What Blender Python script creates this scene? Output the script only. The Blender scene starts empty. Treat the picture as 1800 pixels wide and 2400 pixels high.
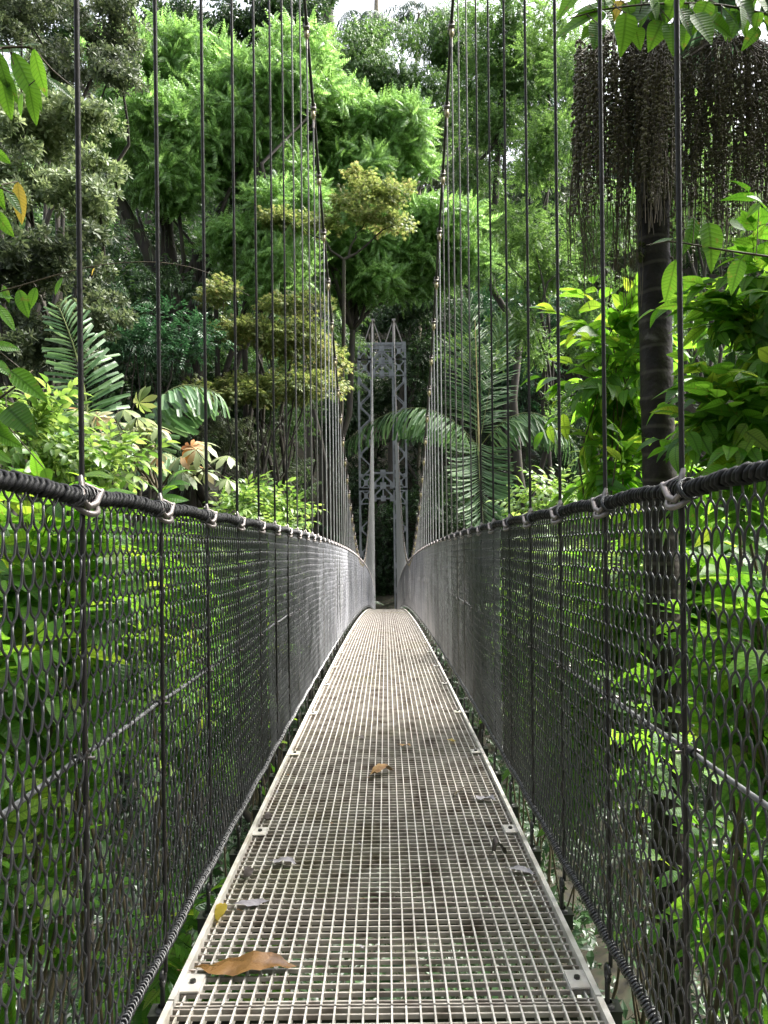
import bpy, math, random
import numpy as np
from mathutils import Matrix, Vector

R = math.radians
rng = np.random.default_rng(7)
random.seed(7)
scene = bpy.context.scene
COL = scene.collection

# ------------------------------------------------------------------ camera
cam_d = bpy.data.cameras.new('camera')
cam_d.sensor_fit = 'VERTICAL'
cam_d.sensor_height = 24.0
cam_d.lens = 18.0
cam_d.clip_start = 0.05
cam_d.clip_end = 2000.0
cam = bpy.data.objects.new('camera', cam_d)
COL.objects.link(cam)
CAM_ROT = (Matrix.Rotation(0.0017, 4, 'Z') @ Matrix.Rotation(R(90), 4, 'X') @ Matrix.Rotation(R(-0.65), 4, 'Z'))
CAM_P = np.array([0.008, 0.0, 0.0])
cam.matrix_world = Matrix.Translation(CAM_P) @ CAM_ROT
scene.camera = cam

# ------------------------------------------------------------------ sky and sun
SUN_EL, SUN_AZ = 54.0, 68.0          # degrees; azimuth from straight ahead (+Y) towards the right (+X)
world = bpy.data.worlds.new('World')
scene.world = world
world.use_nodes = True
wn = world.node_tree
bg = wn.nodes['Background']
sky = wn.nodes.new('ShaderNodeTexSky')
sky.sky_type = 'NISHITA'
sky.sun_disc = False
sky.sun_elevation = R(SUN_EL)
sky.sun_rotation = R(SUN_AZ)
sky.air_density = 1.0
sky.dust_density = 6.0
sky.ozone_density = 1.0
hsv = wn.nodes.new('ShaderNodeHueSaturation')      # thin white overcast: the sky has little blue left
hsv.inputs['Saturation'].default_value = 0.35
wn.links.new(sky.outputs[0], hsv.inputs['Color'])
wn.links.new(hsv.outputs[0], bg.inputs[0])
bg.inputs[1].default_value = 0.15
sun_d = bpy.data.lights.new('sun', 'SUN')
sun_d.energy = 3.2
sun_d.angle = R(22)
sun_d.color = (1.0, 0.965, 0.9)
sun = bpy.data.objects.new('sun', sun_d)
COL.objects.link(sun)
sdir = Vector((math.sin(R(SUN_AZ)) * math.cos(R(SUN_EL)), math.cos(R(SUN_AZ)) * math.cos(R(SUN_EL)), math.sin(R(SUN_EL))))
sun.rotation_euler = sdir.to_track_quat('Z', 'Y').to_euler()
sun.location = sdir * 200

scene.view_settings.view_transform = 'Standard'
scene.view_settings.look = 'None'
scene.view_settings.gamma = 1.0
scene.view_settings.exposure = 2.1
scene.cycles.max_bounces = 8
scene.cycles.diffuse_bounces = 4
scene.cycles.glossy_bounces = 3
scene.cycles.transmission_bounces = 5
scene.cycles.caustics_reflective = False
scene.cycles.caustics_refractive = False

# ------------------------------------------------------------------ helpers: points
F_PX = 1800.0
D2S = 1800.0 / 1659.0
CR = np.array(CAM_ROT.to_3x3())

def ray(px, py):
    """unit-depth ray for a point of the 1659 x 2212 view of the photograph"""
    v = np.array([(px * D2S - 900.0) / F_PX, -(py * D2S - 1200.0) / F_PX, -1.0])
    w = CR @ v
    return w / w[1]

def at(px, py, Y):
    return ray(px, py) * Y + CAM_P

def deck_z(Y):
    return -(1.53 + 0.036 * Y + 0.00133 * Y * Y)

def deck_pt(px, py):
    r = ray(px, py)
    lo, hi = 0.5, 30.0
    for _ in range(50):
        m = 0.5 * (lo + hi)
        if r[2] * m > deck_z(m): lo = m
        else: hi = m
    return r * lo + CAM_P

def cable_z(Y):
    return 12.15 - 1.054 * Y + 0.0201 * Y * Y

def smooth(a, b, x):
    t = np.clip((x - a) / (b - a), 0, 1)
    return t * t * (3 - 2 * t)

def ground_z(x, y):
    x = np.asarray(x, float); y = np.asarray(y, float)
    near = -2.2 - 0.55 * np.clip(y + 3, 0, 100)
    floor = -13.5 + 0 * x
    z = np.maximum(near, floor)
    z = z + 7.0 * smooth(34, 56, y)
    z = z + 1.02 * np.clip(y - 57, 0, 46) + 0.25 * np.clip(y - 103, 0, 400)
    z = z + 0.16 * np.clip(np.abs(x) - 7, 0, 60) * smooth(0, 30, y)
    z = z + 0.35 * np.sin(x * 0.9 + y * 0.35) + 0.3 * np.sin(y * 0.8 - x * 0.4)
    return z

# ------------------------------------------------------------------ helpers: meshes
def nrm(a):
    return a / np.maximum(np.linalg.norm(a, axis=-1, keepdims=True), 1e-9)

class G:
    """collects arrays of vertices and faces (3 or 4 corners)"""
    def __init__(s):
        s.V = []; s.F = []; s.M = []; s.U = []; s.n = 0
    def add(s, V, F, m=0, uv=None):
        V = np.asarray(V, float).reshape(-1, 3); F = np.asarray(F, np.int64)
        s.V.append(V); s.F.append(F + s.n); s.M.append(np.full(len(F), m, np.int32))
        s.U.append(np.zeros((len(V), 2)) if uv is None else np.asarray(uv, float)); s.n += len(V)
        return s
    def box(s, c, h, m=0, rot=None):
        c = np.asarray(c, float); h = np.asarray(h, float)
        k = np.array([[-1,-1,-1],[1,-1,-1],[1,1,-1],[-1,1,-1],[-1,-1,1],[1,-1,1],[1,1,1],[-1,1,1]]) * h
        if rot is not None: k = k @ np.asarray(rot).T
        F = [[0,3,2,1],[4,5,6,7],[0,1,5,4],[1,2,6,5],[2,3,7,6],[3,0,4,7]]
        return s.add(k + c, F, m)
    def bar(s, a, b, w, t, m=0, up=(0, 0, 1)):
        a = np.asarray(a, float); b = np.asarray(b, float)
        d = b - a; L = np.linalg.norm(d); d = d / L
        x = np.cross(d, up)
        if np.linalg.norm(x) < 1e-4: x = np.cross(d, (0, 1, 0))
        x = nrm(x); z = np.cross(x, d)
        return s.box((a + b) / 2, (w / 2, L / 2, t / 2), m, np.stack([x, d, z], 1))
    def tube(s, P, r, n=6, m=0, caps=True):
        V, F = tube(P, r, n)
        s.add(V, F, m)
        return s
    def data(s):
        return s

def tube(P, r, n=6):
    P = np.asarray(P, float); k = len(P)
    T = nrm(np.gradient(P, axis=0))
    ref = np.array([0.0, 0.0, 1.0]) if abs(T[:, 2]).mean() < 0.8 else np.array([0.0, 1.0, 0.0])
    X = nrm(np.cross(T, ref)); Z = np.cross(X, T)
    a = np.linspace(0, 2 * np.pi, n, endpoint=False)
    r = np.asarray(r, float)
    if r.ndim == 0: r = np.full((k, n), float(r))
    elif r.ndim == 1: r = np.repeat(r[:, None], n, 1)
    V = P[:, None] + r[..., None] * (np.cos(a)[None, :, None] * X[:, None] + np.sin(a)[None, :, None] * Z[:, None])
    i = np.arange(k - 1)[:, None] * n; j = np.arange(n)[None]; j2 = (j + 1) % n
    F = np.stack([i + j, i + j2, i + n + j2, i + n + j], -1).reshape(-1, 4)
    V = V.reshape(-1, 3)
    # caps as quads fanning to the axis
    V = np.vstack([V, P[0], P[-1]])
    c0 = k * n; c1 = c0 + 1
    f0 = np.stack([j[0], np.full(n, c0), np.full(n, c0), j2[0]], -1)
    tri0 = np.stack([np.full(n, c0), j2[0], j[0]], -1)
    tri1 = np.stack([np.full(n, c1), (k - 1) * n + j[0], (k - 1) * n + j2[0]], -1)
    # cap triangles stored as quads with a repeated mid-edge vertex are bad, so drop caps into zero-thin cones
    return V[:-2], F

def mesh_data(name, g, mats, smooth_shade=False, uv=False):
    me = bpy.data.meshes.new(name)
    V = np.concatenate(g.V); tot = len(V)
    me.vertices.add(tot); me.vertices.foreach_set('co', V.astype(np.float32).ravel())
    loops = np.concatenate([f.ravel() for f in g.F]).astype(np.int32)
    sizes = np.concatenate([np.full(len(f), f.shape[1]) for f in g.F]).astype(np.int32)
    starts = np.concatenate([[0], np.cumsum(sizes)[:-1]]).astype(np.int32)
    me.loops.add(len(loops)); me.loops.foreach_set('vertex_index', loops)
    me.polygons.add(len(sizes)); me.polygons.foreach_set('loop_start', starts)
    try: me.polygons.foreach_set('loop_total', sizes)
    except Exception: pass
    me.polygons.foreach_set('material_index', np.concatenate(g.M))
    me.polygons.foreach_set('use_smooth', np.full(len(sizes), smooth_shade))
    if uv:
        l = me.uv_layers.new(name='UVMap')
        l.data.foreach_set('uv', np.concatenate(g.U)[loops].astype(np.float32).ravel())
    me.update(calc_edges=True)
    for m in (mats if isinstance(mats, (list, tuple)) else [mats]): me.materials.append(m)
    return me

def link(name, data, parent=None, loc=None):
    o = bpy.data.objects.new(name, data); COL.objects.link(o)
    if parent is not None: o.parent = parent
    if loc is not None: o.location = loc
    return o

def obj(name, g, mats, parent=None, loc=None, smooth_shade=False, uv=False):
    return link(name, mesh_data(name, g, mats, smooth_shade, uv), parent, loc)

def tag(o, label=None, cat=None, group=None, kind=None):
    if label: o['label'] = label
    if cat: o['category'] = cat
    if group: o['group'] = group
    if kind: o['kind'] = kind
    return o

def thing(name, label, cat, loc=(0, 0, 0), group=None):
    o = link(name, None, None, loc); o.empty_display_size = 0.2
    return tag(o, label, cat, group)

# ------------------------------------------------------------------ materials
def nodes(name):
    m = bpy.data.materials.new(name); m.use_nodes = True
    return m, m.node_tree.nodes, m.node_tree.links, m.node_tree.nodes['Principled BSDF']

def ramp(N, pts):
    r = N.new('ShaderNodeValToRGB')
    e = r.color_ramp.elements
    while len(e) > 1: e.remove(e[-1])
    e[0].position = pts[0][0]; e[0].color = (*pts[0][1], 1)
    for p, c in pts[1:]:
        k = e.new(p); k.color = (*c, 1)
    return r

def add_moss(m, col=(0.36, 0.37, 0.13), lo=.52, hi=.68, amt=.75):
    N = m.node_tree.nodes; L = m.node_tree.links; P = N['Principled BSDF']
    src = P.inputs['Base Color'].links[0].from_socket
    geo = N.new('ShaderNodeNewGeometry'); nz = N.new('ShaderNodeTexNoise'); nz.inputs['Scale'].default_value = .55; nz.inputs['Detail'].default_value = 7; nz.inputs['Roughness'].default_value = .65
    L.new(geo.outputs['Position'], nz.inputs['Vector'])
    oi = N.new('ShaderNodeObjectInfo'); ad = N.new('ShaderNodeMath'); ad.operation = 'MULTIPLY_ADD'
    L.new(oi.outputs['Random'], ad.inputs[0]); ad.inputs[1].default_value = .16; L.new(nz.outputs['Fac'], ad.inputs[2])
    mr = N.new('ShaderNodeMapRange'); L.new(ad.outputs[0], mr.inputs[0]); mr.inputs[1].default_value = lo; mr.inputs[2].default_value = hi; mr.inputs[4].default_value = amt
    mx = N.new('ShaderNodeMix'); mx.data_type = 'RGBA'; L.new(mr.outputs[0], mx.inputs['Factor']); L.new(src, mx.inputs['A']); mx.inputs['B'].default_value = (*col, 1)
    L.new(mx.outputs['Result'], P.inputs['Base Color'])

def leaf_mat(name, cols, transl=0.4, rough=0.42, spec=0.5, veins=False, tcol=None):
    """cols: three leaf colours spread over the leaves (per island and per object)"""
    m, N, L, P = nodes(name)
    geo = N.new('ShaderNodeNewGeometry')
    r = ramp(N, [(0.0, cols[0]), (0.45, cols[1]), (0.85, cols[2]), (1.0, cols[2] if len(cols) < 4 else cols[3])])
    tc = N.new('ShaderNodeTexCoord')
    nz = N.new('ShaderNodeTexNoise'); nz.inputs['Scale'].default_value = 0.55; nz.inputs['Detail'].default_value = 2
    L.new(tc.outputs['Object'], nz.inputs['Vector'])
    mx = N.new('ShaderNodeMath'); mx.operation = 'MULTIPLY_ADD'
    L.new(nz.outputs['Fac'], mx.inputs[0]); mx.inputs[1].default_value = 0.9; mx.inputs[2].default_value = -0.45
    ad = N.new('ShaderNodeMath'); ad.operation = 'ADD'; ad.use_clamp = True
    L.new(geo.outputs['Random Per Island'], ad.inputs[0]); L.new(mx.outputs[0], ad.inputs[1])
    L.new(ad.outputs[0], r.inputs[0])
    col = r.outputs[0]
    if veins:
        uv = N.new('ShaderNodeUVMap'); sp = N.new('ShaderNodeSeparateXYZ'); L.new(uv.outputs[0], sp.inputs[0])
        ab = N.new('ShaderNodeMath'); ab.operation = 'ABSOLUTE'; L.new(sp.outputs[0], ab.inputs[0])
        k = N.new('ShaderNodeMath'); k.operation = 'MULTIPLY_ADD'; L.new(ab.outputs[0], k.inputs[0]); k.inputs[1].default_value = -22.0
        k2 = N.new('ShaderNodeMath'); k2.operation = 'MULTIPLY'; L.new(sp.outputs[1], k2.inputs[0]); k2.inputs[1].default_value = 75.0
        L.new(k2.outputs[0], k.inputs[2])
        sn = N.new('ShaderNodeMath'); sn.operation = 'SINE'; L.new(k.outputs[0], sn.inputs[0])
        pw = N.new('ShaderNodeMapRange'); L.new(sn.outputs[0], pw.inputs[0]); pw.inputs[1].default_value = 0.55; pw.inputs[2].default_value = 1.0; pw.inputs[3].default_value = 0; pw.inputs[4].default_value = 0.35
        mid = N.new('ShaderNodeMapRange'); L.new(ab.outputs[0], mid.inputs[0]); mid.inputs[1].default_value = 0.02; mid.inputs[2].default_value = 0.07; mid.inputs[3].default_value = 0.55; mid.inputs[4].default_value = 0
        mxx = N.new('ShaderNodeMath'); mxx.operation = 'MAXIMUM'; L.new(pw.outputs[0], mxx.inputs[0]); L.new(mid.outputs[0], mxx.inputs[1])
        mixc = N.new('ShaderNodeMix'); mixc.data_type = 'RGBA'
        L.new(mxx.outputs[0], mixc.inputs['Factor']); L.new(col, mixc.inputs['A'])
        mixc.inputs['B'].default_value = (cols[0][0] * 0.5, cols[0][1] * 0.5, cols[0][2] * 0.4, 1)
        # blotches
        nb = N.new('ShaderNodeTexNoise'); nb.inputs['Scale'].default_value = 38; nb.inputs['Detail'].default_value = 3
        L.new(tc.outputs['Object'], nb.inputs['Vector'])
        mb = N.new('ShaderNodeMapRange'); L.new(nb.outputs['Fac'], mb.inputs[0]); mb.inputs[1].default_value = 0.61; mb.inputs[2].default_value = 0.72; mb.inputs[4].default_value = 0.65
        mixb = N.new('ShaderNodeMix'); mixb.data_type = 'RGBA'
        L.new(mb.outputs[0], mixb.inputs['Factor']); L.new(mixc.outputs['Result'], mixb.inputs['A']); mixb.inputs['B'].default_value = (0.16, 0.13, 0.03, 1)
        col = mixb.outputs['Result']
        bp = N.new('ShaderNodeBump'); bp.inputs['Strength'].default_value = 0.35; bp.inputs['Distance'].default_value = 0.002
        L.new(sn.outputs[0], bp.inputs['Height']); L.new(bp.outputs[0], P.inputs['Normal'])
    L.new(col, P.inputs['Base Color'])
    P.inputs['Roughness'].default_value = rough
    P.inputs['Specular IOR Level'].default_value = spec
    tr = N.new('ShaderNodeBsdfTranslucent')
    hs = N.new('ShaderNodeHueSaturation'); hs.inputs['Hue'].default_value = 0.485; hs.inputs['Saturation'].default_value = 1.02; hs.inputs['Value'].default_value = 1.9
    L.new(col, hs.inputs['Color']); L.new(hs.outputs[0], tr.inputs['Color'])
    mix = N.new('ShaderNodeMixShader'); mix.inputs[0].default_value = transl
    L.new(P.outputs[0], mix.inputs[1]); L.new(tr.outputs[0], mix.inputs[2])
    L.new(mix.outputs[0], N['Material Output'].inputs['Surface'])
    return m

def surf_mat(name, c1, c2, scale=8.0, rough=(0.4, 0.6), metal=0.0, bump=0.0, c3=None, stretch=(1, 1, 1), detail=5, spec=0.5):
    m, N, L, P = nodes(name)
    tc = N.new('ShaderNodeTexCoord'); mp = N.new('ShaderNodeMapping'); mp.inputs['Scale'].default_value = stretch
    L.new(tc.outputs['Object'], mp.inputs['Vector'])
    nz = N.new('ShaderNodeTexNoise'); nz.inputs['Scale'].default_value = scale; nz.inputs['Detail'].default_value = detail
    L.new(mp.outputs[0], nz.inputs['Vector'])
    pts = [(0.32, c1), (0.62, c2)] if c3 is None else [(0.3, c1), (0.52, c2), (0.68, c3)]
    r = ramp(N, pts); L.new(nz.outputs['Fac'], r.inputs[0]); L.new(r.outputs[0], P.inputs['Base Color'])
    mr = N.new('ShaderNodeMapRange'); L.new(nz.outputs['Fac'], mr.inputs[0]); mr.inputs[1].default_value = 0.3; mr.inputs[2].default_value = 0.7
    mr.inputs[3].default_value = rough[0]; mr.inputs[4].default_value = rough[1]; L.new(mr.outputs[0], P.inputs['Roughness'])
    P.inputs['Metallic'].default_value = metal
    P.inputs['Specular IOR Level'].default_value = spec
    if bump:
        b = N.new('ShaderNodeBump'); b.inputs['Strength'].default_value = bump; b.inputs['Distance'].default_value = 0.02
        L.new(nz.outputs['Fac'], b.inputs['Height']); L.new(b.outputs[0], P.inputs['Normal'])
    return m

M = {}
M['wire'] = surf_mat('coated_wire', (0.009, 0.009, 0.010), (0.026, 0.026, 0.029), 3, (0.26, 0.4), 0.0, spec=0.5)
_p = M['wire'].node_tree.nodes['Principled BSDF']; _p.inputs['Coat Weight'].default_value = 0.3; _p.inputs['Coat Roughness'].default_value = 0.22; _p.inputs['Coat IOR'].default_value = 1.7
M['wiregrey'] = surf_mat('part_lit_wire', (0.04, 0.04, 0.043), (0.11, 0.11, 0.118), 3, (0.28, 0.42), 0.2, spec=0.8)  # this and the next two wire greys have the far light painted in
M['wirelit'] = surf_mat('lit_wire', (0.2, 0.2, 0.215), (0.36, 0.36, 0.385), 1.2, (0.28, 0.42), 0.35, spec=0.8)
M['wirepale'] = surf_mat('half_lit_wire', (0.12, 0.12, 0.128), (0.24, 0.24, 0.26), 3, (0.28, 0.42), 0.3, spec=0.8)
M['hanggrey'] = surf_mat('grey_hanger_strand', (0.05, 0.048, 0.046), (0.12, 0.115, 0.11), 9, (0.36, 0.5), 0.2)  # paler hanger greys, open light further out put into the colour
M['hanglit'] = surf_mat('lit_hanger_strand', (0.22, 0.22, 0.22), (0.38, 0.38, 0.38), 5, (0.34, 0.5), 0.35)
M['rope'] = surf_mat('black_rope', (0.004, 0.004, 0.0045), (0.014, 0.014, 0.016), 60, (0.55, 0.8), 0.0, 0.4, spec=0.25)
M['lace'] = surf_mat('lacing', (0.004, 0.004, 0.0045), (0.013, 0.013, 0.015), 40, (0.45, 0.7), spec=0.3)
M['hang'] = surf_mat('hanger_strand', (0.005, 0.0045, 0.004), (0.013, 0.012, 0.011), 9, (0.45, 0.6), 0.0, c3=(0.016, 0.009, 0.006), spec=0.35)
M['cable'] = surf_mat('main_cable_steel', (0.02, 0.018, 0.017), (0.05, 0.045, 0.042), 9, (0.45, 0.65), 0.1)
M['galv'] = surf_mat('galvanised_fitting', (0.13, 0.12, 0.115), (0.27, 0.24, 0.23), 25, (0.3, 0.5), 0.5, c3=(0.2, 0.165, 0.15))
M['brass'] = surf_mat('zinc_yellow_fitting', (0.26, 0.21, 0.10), (0.42, 0.38, 0.25), 25, (0.35, 0.5), 0.4)
M['midcable'] = surf_mat('grey_cable', (0.10, 0.10, 0.105), (0.22, 0.22, 0.23), 30, (0.35, 0.5), 0.4)
M['black'] = surf_mat('black_paint', (0.008, 0.008, 0.008), (0.025, 0.024, 0.022), 12, (0.25, 0.5), 0.0)
M['tower'] = surf_mat('grey_tower_paint', (0.13, 0.135, 0.145), (0.21, 0.218, 0.232), 2.2, (0.45, 0.6), 0.2)
M['deck'] = surf_mat('cream_grating', (0.38, 0.35, 0.315), (0.62, 0.59, 0.55), 6, (0.3, 0.5), 0.0, c3=(0.48, 0.435, 0.37))
M['rust'] = surf_mat('grating_rod', (0.11, 0.078, 0.06), (0.36, 0.32, 0.28), 7, (0.45, 0.65), 0.0, c3=(0.46, 0.42, 0.37))
add_moss(M['deck'], (0.42, 0.41, 0.2), .66, .82, .6); add_moss(M['rust'], (0.2, 0.19, 0.08), .62, .8, .7)
M['bark'] = surf_mat('bark', (0.010, 0.008, 0.006), (0.034, 0.027, 0.019), 5, (0.7, 0.9), 0, 0.6, c3=(0.03, 0.034, 0.013), stretch=(1, 1, 0.35))
M['palebark'] = surf_mat('pale_bark', (0.13, 0.1, 0.075), (0.3, 0.26, 0.2), 4, (0.7, 0.9), 0, 0.5, c3=(0.1, 0.1, 0.05))
M['twig'] = surf_mat('twig', (0.035, 0.025, 0.014), (0.09, 0.07, 0.035), 20, (0.6, 0.8))
M['stem'] = surf_mat('green_stem', (0.07, 0.1, 0.02), (0.14, 0.17, 0.05), 6, (0.45, 0.6))
M['spear'] = surf_mat('dry_spear', (0.25, 0.19, 0.08), (0.42, 0.34, 0.16), 5, (0.5, 0.7))
M['soil'] = surf_mat('soil_and_litter', (0.008, 0.007, 0.004), (0.03, 0.026, 0.012), 3, (0.8, 0.95), 0, 0.5, c3=(0.012, 0.022, 0.006))
M['fruit'] = surf_mat('brown_fruit', (0.045, 0.037, 0.018), (0.15, 0.135, 0.07), 12, (0.38, 0.55))
M['moss'] = surf_mat('moss', (0.05, 0.08, 0.01), (0.13, 0.17, 0.025), 40, (0.8, 0.95), 0, 0.8)

M['pinnate'] = leaf_mat('bright_compound_leaf', [(0.075, 0.155, 0.03), (0.13, 0.26, 0.06), (0.21, 0.37, 0.12)], 0.45, 0.33)
M['rosette'] = leaf_mat('grey_green_leaf', [(0.05, 0.085, 0.028), (0.11, 0.155, 0.06), (0.19, 0.24, 0.11)], 0.35, 0.5)
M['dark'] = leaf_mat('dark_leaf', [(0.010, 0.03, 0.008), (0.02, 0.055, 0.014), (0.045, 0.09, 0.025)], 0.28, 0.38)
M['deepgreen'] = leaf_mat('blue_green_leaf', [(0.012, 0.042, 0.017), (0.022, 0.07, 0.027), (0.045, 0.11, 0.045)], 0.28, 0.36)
M['mid'] = leaf_mat('mid_green_leaf', [(0.035, 0.085, 0.018), (0.062, 0.14, 0.03), (0.115, 0.21, 0.055)], 0.36, 0.38)
M['lime'] = leaf_mat('lime_leaf', [(0.045, 0.105, 0.02), (0.08, 0.165, 0.035), (0.135, 0.24, 0.06)], 0.42, 0.4)
M['olive'] = leaf_mat('olive_yellow_leaf', [(0.07, 0.115, 0.025), (0.14, 0.19, 0.05), (0.24, 0.27, 0.09), (0.3, 0.26, 0.11)], 0.38, 0.45)
M['brownleaf'] = leaf_mat('brownish_leaf', [(0.026, 0.042, 0.017), (0.05, 0.074, 0.03), (0.095, 0.122, 0.055)], 0.32, 0.52)
M['yellowgreen'] = leaf_mat('yellow_green_leaf', [(0.05, 0.12, 0.018), (0.10, 0.19, 0.032), (0.18, 0.27, 0.06)], 0.42, 0.42)
M['palm'] = leaf_mat('palm_leaf', [(0.035, 0.09, 0.03), (0.06, 0.14, 0.045), (0.12, 0.21, 0.08)], 0.36, 0.45)
M['darkpalm'] = leaf_mat('dark_palm_leaf', [(0.012, 0.035, 0.016), (0.022, 0.055, 0.025), (0.05, 0.085, 0.045)], 0.25, 0.5)
M['cecropia'] = leaf_mat('lobed_leaf', [(0.09, 0.14, 0.05), (0.17, 0.22, 0.09), (0.26, 0.29, 0.15), (0.3, 0.2, 0.09)], 0.35, 0.5)
M['near'] = leaf_mat('near_leaf', [(0.035, 0.12, 0.010), (0.07, 0.20, 0.016), (0.13, 0.29, 0.028), (0.2, 0.3, 0.03)], 0.55, 0.42, spec=0.4, veins=True)
M['neardark'] = leaf_mat('near_dark_leaf', [(0.012, 0.05, 0.006), (0.03, 0.10, 0.01), (0.07, 0.17, 0.015), (0.1, 0.19, 0.02)], 0.45, 0.33, veins=True)
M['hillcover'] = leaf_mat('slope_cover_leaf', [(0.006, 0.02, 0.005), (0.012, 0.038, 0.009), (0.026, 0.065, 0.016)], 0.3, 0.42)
M['orange'] = leaf_mat('orange_leaf', [(0.24, 0.10, 0.025), (0.34, 0.16, 0.04), (0.4, 0.2, 0.06)], 0.35, 0.45)
M['yellowleaf'] = leaf_mat('yellow_leaf', [(0.38, 0.30, 0.03), (0.5, 0.4, 0.05), (0.55, 0.42, 0.08)], 0.45, 0.4, veins=True)
def dead(name, a, b, rough=0.3):
    return surf_mat(name, a, b, 14, (rough, rough + 0.25), 0, 0.5, detail=6)
M['deadbrown'] = dead('wet_brown_leaf', (0.075, 0.034, 0.010), (0.22, 0.115, 0.04), 0.12)
M['deadgrey'] = dead('grey_dead_leaf', (0.16, 0.145, 0.16), (0.3, 0.28, 0.3), 0.4)
M['deaddark'] = dead('dark_dead_leaf', (0.014, 0.009, 0.007), (0.04, 0.028, 0.022), 0.4)
M['deadorange'] = dead('orange_dead_leaf', (0.2, 0.09, 0.02), (0.34, 0.2, 0.07), 0.3)

# ------------------------------------------------------------------ leaf and sprig builders
def leafT(L=1.0, W=0.4, n=3, kind='oval', fold=0.25, droop=0.2, wave=0.0):
    """one leaf along +Y, normal +Z; two strips of quads/tris folded on the midrib"""
    t = np.linspace(0, 1, n + 1)
    prof = {'oval': lambda t: np.sin(np.pi * t ** 0.9) ** 0.85,
            'obovate': lambda t: np.sin(np.pi * t ** 1.7) ** 0.8,
            'ovate': lambda t: np.sin(np.pi * t ** 0.65) ** 0.9 * (1 - 0.25 * t),
            'lance': lambda t: np.sin(np.pi * t ** 0.8) ** 1.1,
            'blunt': lambda t: np.minimum(1, t * 3) * np.where(t > 0.99, 0.8, 1.0) * (0.65 + 0.35 * t)}[kind](t)
    w = W * prof / 2
    yc = L * t * (1 - 0.18 * droop * t); zc = -droop * L * t ** 2
    V = []; U = []
    for i in range(n + 1):
        zz = zc[i] + fold * w[i] + wave * W * math.sin(i * 2.1)
        V += [(-w[i], yc[i] - 0.1 * w[i], zz), (0, yc[i], zc[i]), (w[i], yc[i] - 0.1 * w[i], zz)]
        U += [(-0.5 * prof[i], t[i]), (0, t[i]), (0.5 * prof[i], t[i])]
    F = []
    for i in range(n):
        a = 3 * i; b = a + 3
        if w[i] < 1e-6: F += [(a + 1, b + 1, b), (a + 1, b + 2, b + 1)]
        elif w[i + 1] < 1e-6: F += [(a, a + 1, b + 1), (a + 1, a + 2, b + 1)]
        else: F += [(a, a + 1, b + 1), (a, b + 1, b), (a + 1, a + 2, b + 2), (a + 1, b + 2, b + 1)]
    V = np.array(V, float); F = np.array(F)
    used = np.unique(F); mp = -np.ones(len(V), int); mp[used] = np.arange(len(used))
    return V[used], mp[F], np.array(U)[used]

def frames(D, N):
    D = nrm(D); X = np.cross(D, N)
    bad = np.linalg.norm(X, axis=-1) < 1e-3
    X[bad] = np.cross(D[bad], np.array([1.0, 0.2, 0.1]))
    X = nrm(X); Z = np.cross(X, D)
    return np.stack([X, D, Z], -1)

def inst(T, P, D, N, S):
    V, F = T[0], T[1]
    P = np.asarray(P, float).reshape(-1, 3); k = len(P)
    A = frames(np.broadcast_to(np.asarray(D, float), (k, 3)).copy(), np.broadcast_to(np.asarray(N, float), (k, 3)).copy())
    S = np.broadcast_to(np.asarray(S, float), (k,))
    W = np.einsum('kij,vj->kvi', A, V) * S[:, None, None] + P[:, None]
    FF = (F[None] + (np.arange(k) * len(V))[:, None, None]).reshape(-1, F.shape[1])
    if len(T) > 2 and T[2] is not None:
        return W.reshape(-1, 3), FF, np.tile(T[2], (k, 1))
    return W.reshape(-1, 3), FF, None

def merge(parts):
    V = []; F = []; U = []; n = 0
    for p in parts:
        V.append(p[0]); F.append(p[1] + n); n += len(p[0])
        U.append(p[2] if len(p) > 2 and p[2] is not None else np.zeros((len(p[0]), 2)))
    return np.concatenate(V), np.concatenate(F), np.concatenate(U)

def tri(q):
    """quads to triangles"""
    return np.concatenate([q[:, [0, 1, 2]], q[:, [0, 2, 3]]])

def stalk(a, b, r, bend=0.0, n=3, k=4):
    t = np.linspace(0, 1, k)[:, None]
    P = np.asarray(a) * (1 - t) + np.asarray(b) * t
    P = P + np.array([0, 0, 1.0]) * (bend * 4 * t * (1 - t))
    V, F = tube(P, np.linspace(r, r * 0.5, k), n)
    return V, tri(F), np.zeros((len(V), 2))

def rosette(leaf, k=9, elev=(10, 50), size=(0.8, 1.15), r0=0.03, seed=0):
    g = np.random.default_rng(seed)
    a = np.arange(k) * 2.4 + g.uniform(-.3, .3, k)
    e = np.radians(np.linspace(elev[1], elev[0], k)[::-1] + g.uniform(-8, 8, k))
    # sprig axis is +Y: leaves lean outwards from it
    D = np.stack([np.cos(a) * np.cos(e), np.sin(e), np.sin(a) * np.cos(e)], 1)
    N = np.stack([-np.cos(a) * np.sin(e), np.cos(e), -np.sin(a) * np.sin(e)], 1) + g.normal(0, .15, (k, 3))
    return inst(leaf, D * r0, D, N, g.uniform(size[0], size[1], k))

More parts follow.
